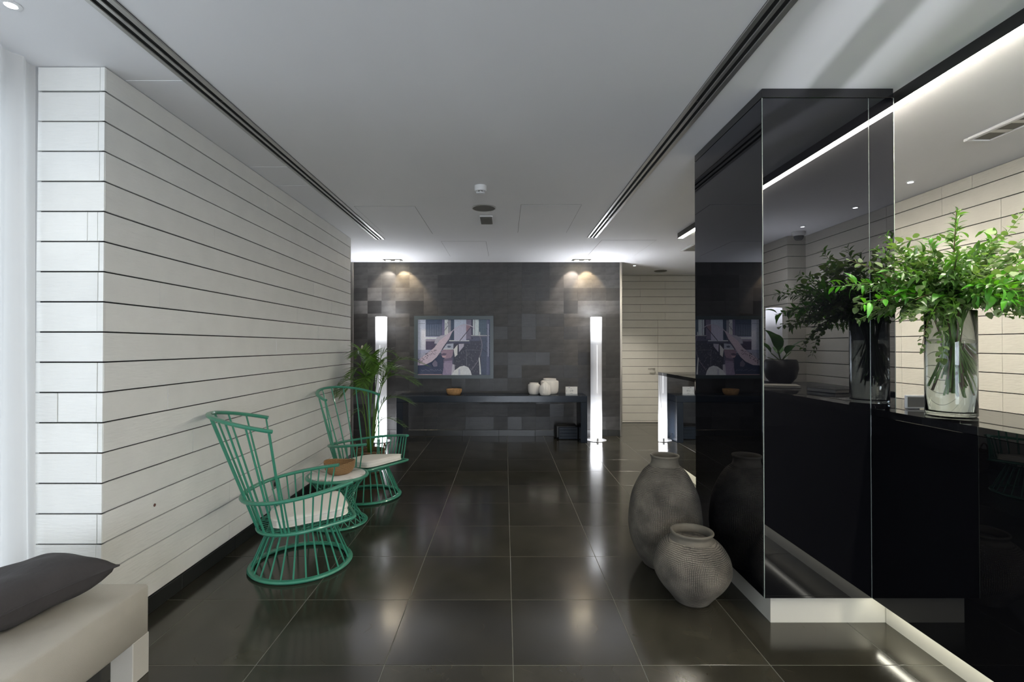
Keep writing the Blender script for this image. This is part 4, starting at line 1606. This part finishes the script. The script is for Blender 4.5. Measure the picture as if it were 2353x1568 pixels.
def make_cushion(label, x, y, ang, zs):
    t = thing('seat_cushion', label, 'cushion', (x, y, 0), ang, 'off-white seat cushions')
    out = []
    for k in range(64):
        a = 2 * PI * k / 64
        c, s = math.cos(a), math.sin(a)
        e = 0.32
        px = 0.045 + 0.235 * math.copysign(abs(c) ** e, c)
        hw = 0.205 + 0.03 * (px - 0.045) / 0.235
        py = hw * math.copysign(abs(s) ** e, s)
        if px < -0.10:
            py *= 1 - 0.55 * ((-0.10 - px) / 0.09) ** 2 * 0.35
        out.append((px, py))
    m = MB()
    lev = [(0.95, 0.012), (1.0, 0.019), (1.0, 0.060), (0.98, 0.066), (0.8, 0.071), (0.4, 0.074)]
    n = 64
    vs, fs = [], []
    for sc_, h in lev:
        for px, py in out:
            qx, qy = 0.045 + (px - 0.045) * sc_, py * sc_
            vs.append((qx, qy, zs(qx) + h))
    for i in range(len(lev) - 1):
        for k in range(n):
            k2 = (k + 1) % n
            fs.append((i * n + k, i * n + k2, (i + 1) * n + k2, (i + 1) * n + k))
    fs.append(tuple(range(n))[::-1])
    fs.append(tuple((len(lev) - 1) * n + k for k in range(n)))
    m.add(vs, fs)
    m.obj('cushion_body', CUSH, t, True, angle=60)
    for h in (0.019, 0.061):
        MB().tube([(px * 1.004, py * 1.006, zs(px) + h) for px, py in out], 0.0042, 6, True).obj('piping', CUSH, t, True)
    return t


A1, A2 = math.radians(27), math.radians(-33)
_, zs_ = make_chair('green wire armchair with high back, nearest the camera', -1.395, 3.443, A1)
make_cushion('off-white seat cushion in the green armchair nearest the camera', -1.395, 3.443, A1, zs_)
_, zs_ = make_chair('green wire armchair with high back, in front of the potted palm', -1.368, 4.98, A2)
make_cushion('off-white seat cushion in the green armchair in front of the palm', -1.368, 4.98, A2, zs_)

# ------------------------------------------------------------------ side table with marble top, basket bowl
TXY = (-1.415, 4.235)
t = thing('side_table', 'round green wire side table with white marble top between the green armchairs', 'table', (*TXY, 0))
RT, HT, RM = 0.235, 0.405, 0.115
MB().tube([(0.232 * math.cos(2 * PI * k / 40), 0.232 * math.sin(2 * PI * k / 40), 0.011) for k in range(40)], 0.018, 8, True, ry=0.011, up=(0, 0, 1)).obj('foot_ring', GREEN, t, True)
MB().tube([(0.242 * math.cos(2 * PI * k / 40), 0.242 * math.sin(2 * PI * k / 40), HT - 0.012) for k in range(40)], 0.015, 8, True, ry=0.014, up=(0, 0, 1)).obj('top_ring', GREEN, t, True)
for s in (-1, 1):
    for k in range(22):
        a = 2 * PI * k / 22
        tw = s * 1.25
        p0 = Vector((0.228 * math.cos(a), 0.228 * math.sin(a), 0.014))
        p1 = Vector((0.236 * math.cos(a + 2 * tw / 1.3), 0.236 * math.sin(a + 2 * tw / 1.3), HT - 0.016))
        MB().tube([p0, p1], 0.0042, 5).obj('rod', GREEN, t, True)
MB().lathe([(0.002, HT - 0.012), (0.226, HT - 0.012), (0.229, HT - 0.006), (0.228, HT + 0.001), (0.224, HT + 0.004), (0.002, HT + 0.004)], 56).obj('marble_top', MARBLE, t, True)
t = thing('basket_bowl', 'round woven straw bowl on the marble side table', 'bowl', (TXY[0] + 0.015, TXY[1] + 0.01, HT + 0.004))
m = MB()
pr = bowl_prof(0.128, 0.092, 0.075, 0.010)
m.lathe(pr, 48)
m.v = [(x, y, z + (0.018 * (x / 0.128) ** 2 if z > 0.05 else 0)) for x, y, z in m.v]
m.obj('bowl_body', BASKET, t, True)

# ------------------------------------------------------------------ potted palm
PP = (-1.60, 5.93)
t = thing('potted_palm', 'green areca palm in a brown wicker basket behind the far green armchair', 'plant', (*PP, 0))
MB().lathe([(0.003, 0.0), (0.13, 0.0), (0.15, 0.02), (0.175, 0.14), (0.178, 0.24), (0.183, 0.25), (0.178, 0.262), (0.168, 0.255), (0.163, 0.15), (0.14, 0.02), (0.003, 0.016)], 48).obj('basket', POTW, t, True)
for s in (-1, 1):
    MB().tube([(s * 0.176, 0.045 * math.cos(a), 0.25 + 0.085 * math.sin(a)) for a in [PI * k / 10 for k in range(11)]], 0.008, 6).obj('handle', POTW, t, True)
MB().lathe([(0.002, 0.20), (0.163, 0.20), (0.163, 0.205), (0.002, 0.222)], 32).obj('soil', SOIL, t, True)


def frond(t, az, reach, height, droop, nl=24, ll=0.20, side=None, base=None):
    d = Vector((math.cos(az), math.sin(az), 0))
    b0 = Vector((0.02 * math.cos(az * 3), 0.02 * math.sin(az * 3), 0.21)) if base is None else base
    p1 = b0 + Vector((0, 0, height * 0.75)) + d * reach * 0.12
    p2 = b0 + d * reach + Vector((0, 0, height - droop))
    pm = b0 + d * reach * 0.45 + Vector((0, 0, height * 1.12))
    path = [bez(b0, p1, pm.lerp(p1, 0.5), u / 6) for u in range(6)]
    s0 = pm.lerp(p1, 0.5)
    c1 = pm
    path += [bez(s0, c1 + (c1 - s0) * 0.2, p2, u / 9) for u in range(10)]
    N = len(path)
    m = MB()
    m.m = 1
    m.tube(path, [0.007 * (1 - 0.8 * i / (N - 1)) for i in range(N)], 5)
    m.m = 0
    for k in range(nl):
        u = 0.36 + 0.64 * k / (nl - 1)
        f = u * (N - 1)
        i0 = min(int(f), N - 2)
        p = path[i0].lerp(path[i0 + 1], f - i0)
        tg = (path[i0 + 1] - path[i0]).normalized()
        lat = tg.cross(Vector((0, 0, 1)))
        if lat.length < 0.05:
            lat = Vector((-d.y, d.x, 0))
        lat.normalize()
        up = lat.cross(tg)
        L = ll * (0.45 + 0.55 * math.sin(PI * min(1, 0.15 + 0.8 * (u - 0.36) / 0.64))) * LR.uniform(0.85, 1.1)
        for sg in (-1, 1):
            dr = (tg * 0.75 + lat * sg * 0.75 + up * 0.28).normalized()
            q0 = p
            q1 = p + dr * L * 0.5 + Vector((0, 0, -0.03 * L))
            q2 = p + dr * L + Vector((0, 0, -0.20 * L))
            wv = dr.cross(up).normalized() * 0.0065
            m.add([q0 - wv * 0.4, q0 + wv * 0.4, q1 + wv, q1 - wv, q2], [(0, 1, 2, 3), (3, 2, 4)])
    m.v = [(max(x, -1.955 - PP[0]) if y + PP[1] < 6.45 else x, y, z) for x, y, z in m.v]
    m.obj('frond', [PALM, STEM], t, True, angle=180)


for (az, reach, height, droop) in ((0.10, 0.64, 1.06, 0.02), (-0.30, 0.60, 0.90, 0.06), (0.45, 0.50, 0.94, 0.0), (-0.75, 0.42, 1.04, 0.02), (PI + 0.35, 0.40, 0.86, 0.12),
                                  (PI - 0.5, 0.26, 1.16, 0.0), (PI + 0.85, 0.40, 0.82, 0.10), (1.6, 0.34, 1.0, 0.06), (-1.6, 0.34, 0.90, 0.12), (0.02, 0.46, 0.64, 0.04), (-0.15, 0.40, 0.42, 0.08),
                                  (PI + 0.2, 0.20, 0.5, 0.06), (-1.1, 0.20, 1.10, 0.0), (0.2, 0.30, 1.14, 0.0), (-2.3, 0.26, 0.98, 0.04)):
    frond(t, az, reach, height, droop, 30 if height > 0.6 else 14, 0.21 if height > 0.6 else 0.13)

# ------------------------------------------------------------------ clay pots
def pot(label, loc, body, rim):
    t = thing('clay_pot', label, 'pot', loc, 0, 'scratched clay pots')
    MB().lathe(body, 96).obj('pot_body', CLAY, t, True, angle=60)
    MB().lathe(rim, 72).obj('rim', CLAYN, t, True, angle=60)


def smooth_prof(pts, n=6):
    """Catmull-Rom through profile points"""
    out = []
    for i in range(len(pts) - 1):
        p0, p1, p2, p3 = pts[max(i - 1, 0)], pts[i], pts[i + 1], pts[min(i + 2, len(pts) - 1)]
        for k in range(n):
            u = k / n
            out.append(tuple(0.5 * ((2 * p1[j]) + (-p0[j] + p2[j]) * u + (2 * p0[j] - 5 * p1[j] + 4 * p2[j] - p3[j]) * u * u + (-p0[j] + 3 * p1[j] - 3 * p2[j] + p3[j]) * u ** 3) for j in (0, 1)))
    out.append(pts[-1])
    return out


tall = [(0.003, 0.0), (0.140, 0.0)] + smooth_prof([(0.148, 0.006), (0.186, 0.07), (0.222, 0.148), (0.241, 0.235), (0.243, 0.32), (0.226, 0.449), (0.196, 0.534), (0.150, 0.62), (0.112, 0.660), (0.098, 0.672)])
tall_rim = smooth_prof([(0.100, 0.668), (0.092, 0.685), (0.088, 0.705), (0.090, 0.722), (0.097, 0.733), (0.095, 0.742), (0.088, 0.741), (0.080, 0.73), (0.078, 0.70), (0.085, 0.66), (0.13, 0.60), (0.19, 0.45), (0.19, 0.25)], 4) + [(0.12, 0.05), (0.003, 0.03)]
pot('tall egg-shaped grey clay pot with scratched net pattern beside the black column', (1.098, 3.44, 0), tall, tall_rim)
short = [(0.003, 0.0), (0.092, 0.0)] + smooth_prof([(0.100, 0.006), (0.135, 0.05), (0.178, 0.10), (0.210, 0.155), (0.219, 0.205), (0.208, 0.262), (0.179, 0.312), (0.146, 0.346), (0.122, 0.358)])
short_rim = smooth_prof([(0.128, 0.354), (0.118, 0.366), (0.112, 0.376), (0.117, 0.388), (0.123, 0.397), (0.120, 0.406), (0.111, 0.405), (0.102, 0.395), (0.100, 0.37), (0.112, 0.35), (0.17, 0.30), (0.20, 0.22)], 4) + [(0.1, 0.05), (0.003, 0.03)]
pot('squat round grey clay pot with wide mouth in front of the tall pot', (1.098, 2.945, 0), short, short_rim)

# ------------------------------------------------------------------ upholstered bench and pillow
t = thing('upholstered_bench', 'low grey linen bench with block legs by the sheer curtain', 'bench', (-1.628, 2.300, 0))
m = MB()
BXW, BYL = -0.60, -1.7
MB().cbox(BXW, 0, BYL, 0, 0.175, 0.402, 0.010).obj('seat', SOFA, t, True, angle=50)
for ax, ay in ((-0.10, -0.10), (BXW, -0.10), (-0.10, BYL), (BXW, BYL)):
    MB().cbox(ax, ax + 0.1, ay, ay + 0.1, 0.0, 0.1835, 0.003).obj('leg', SOFA, t)


def make_pillow():
    m = MB()
    N = 28
    a, b, th = 0.226, 0.232, 0.085
    top, bot = {}, {}
    vs, fs = [], []
    for sgn in (1, -1):
        for i in range(N + 1):
            for j in range(N + 1):
                u, v = -1 + 2 * i / N, -1 + 2 * j / N
                pin = 1 - 0.10 * (1 - u * u) * abs(v) ** 3
                pin2 = 1 - 0.10 * (1 - v * v) * abs(u) ** 3
                h = th * ((1 - u ** 4) * (1 - v ** 4)) ** 0.5
                h *= 1 + 0.06 * math.sin(5 * u + 2 * v) * (1 - u * u) + 0.05 * math.sin(7 * v - 3 * u)
                vs.append((a * u * pin2, b * v * pin, sgn * h))
    M = (N + 1) ** 2
    for sgn in (0, 1):
        for i in range(N):
            for j in range(N):
                q = [sgn * M + i * (N + 1) + j, sgn * M + (i + 1) * (N + 1) + j, sgn * M + (i + 1) * (N + 1) + j + 1, sgn * M + i * (N + 1) + j + 1]
                fs.append(tuple(q if sgn == 0 else q[::-1]))
    m.add(vs, fs)
    rim = []
    for i in range(N):
        rim.append(vs[i * (N + 1)])
    for j in range(N):
        rim.append(vs[N * (N + 1) + j])
    for i in range(N, 0, -1):
        rim.append(vs[i * (N + 1) + N])
    for j in range(N, 0, -1):
        rim.append(vs[j])
    s = MB()
    s.tube(rim, 0.0045, 6, True)
    return m, s


pt = thing('throw_pillow', 'charcoal throw pillow lying on the grey linen bench', 'pillow', (-1.960, 2.035, 0.502), math.radians(-22))
pb, ps = make_pillow()
pb.obj('pillow_body', PILLOW, pt, True, angle=180)
ps.obj('seam', PILLOW, pt, True)
pt.rotation_euler = (math.radians(4), math.radians(-6), math.radians(-22))

# ------------------------------------------------------------------ sheer curtain
m = MB()
ny, nz = 420, 14
vs, fs = [], []
for i in range(ny + 1):
    yy = -3.9 + (2.445 + 3.9) * i / ny
    for k in range(nz + 1):
        u = k / nz
        zz = 0.01 + (CEIL - 0.015) * u
        amp = 0.030 * (1 - 0.25 * u)
        ph_ = yy * 46 + 1.1 * math.sin(yy * 5.1) + 0.5 * (1 - u) * math.sin(yy * 9)
        xx = -2.300 + amp * 0.8 * math.sin(ph_) + 0.006 * math.sin(yy * 17 + 2 * u) + 0.034 * (1 - u)
        vs.append((xx, yy + 0.008 * math.cos(ph_), zz))
for i in range(ny):
    for k in range(nz):
        a = i * (nz + 1) + k
        fs.append((a, a + nz + 1, a + nz + 2, a + 1))
m.add(vs, fs)
tag(m.obj('curtain', SHEER, None, True, angle=180), 'floor length sheer white curtain hanging left of the plank wall', 'curtain')

MB().tube([(WL - 0.002, 2.83, 0.59), (WL + 0.0015, 2.83, 0.59)], 0.009, 14).obj('wall_plug', mat('brown_plug', (0.12, 0.05, 0.04), 0.6), bpy.data.objects['wall_left'])
# wall socket behind the near armchair
t = thing('wall_socket', 'grey wall socket low on the white plank wall behind the near armchair', 'socket', (WL, 4.29, 0.305))
MB().cbox(0.0, 0.010, -0.042, 0.042, -0.042, 0.042, 0.003).obj('plate', SOCK, t)
MB().tube([(0.0095, 0, 0), (0.0115, 0, 0)], 0.021, 20).obj('socket_well', SLOT, t)

# ------------------------------------------------------------------ plant and rest behind the counter, seen mirrored
t = thing('leafy_houseplant', 'large-leaved houseplant on the black cabinet, seen mirrored in the column', 'plant', (3.03, -0.15, 1.08))
MB().lathe([(0.003, 0), (0.10, 0), (0.15, 0.06), (0.175, 0.16), (0.165, 0.24), (0.15, 0.26), (0.14, 0.25), (0.003, 0.23)], 40).obj('planter', BLACKM, t, True)
BL = leaf_mesh('leaf', 0.30, 0.11, BIGL, curl=0.35)
for k, (az, el, sc_) in enumerate(((PI, 0.7, 1.0), (PI + 0.6, 0.3, 0.9), (PI - 0.5, 1.1, 1.0), (0.3, 0.8, 0.9), (1.6, 0.6, 0.9), (-1.2, 0.5, 1.0), (2.3, 0.9, 1.1))):
    d = Vector((math.cos(az) * math.cos(el), math.sin(az) * math.cos(el), math.sin(el)))
    p = Vector((0, 0, 0.24))
    e = p + d * 0.14
    MB().tube([p, e], 0.005, 6).obj('leaf_stalk', STEM, t, True)
    o = link('leaf', BL[0], t)
    o.matrix_local = orient(e, d, Vector((0, 0, 1))) @ Matrix.Scale(sc_, 4)
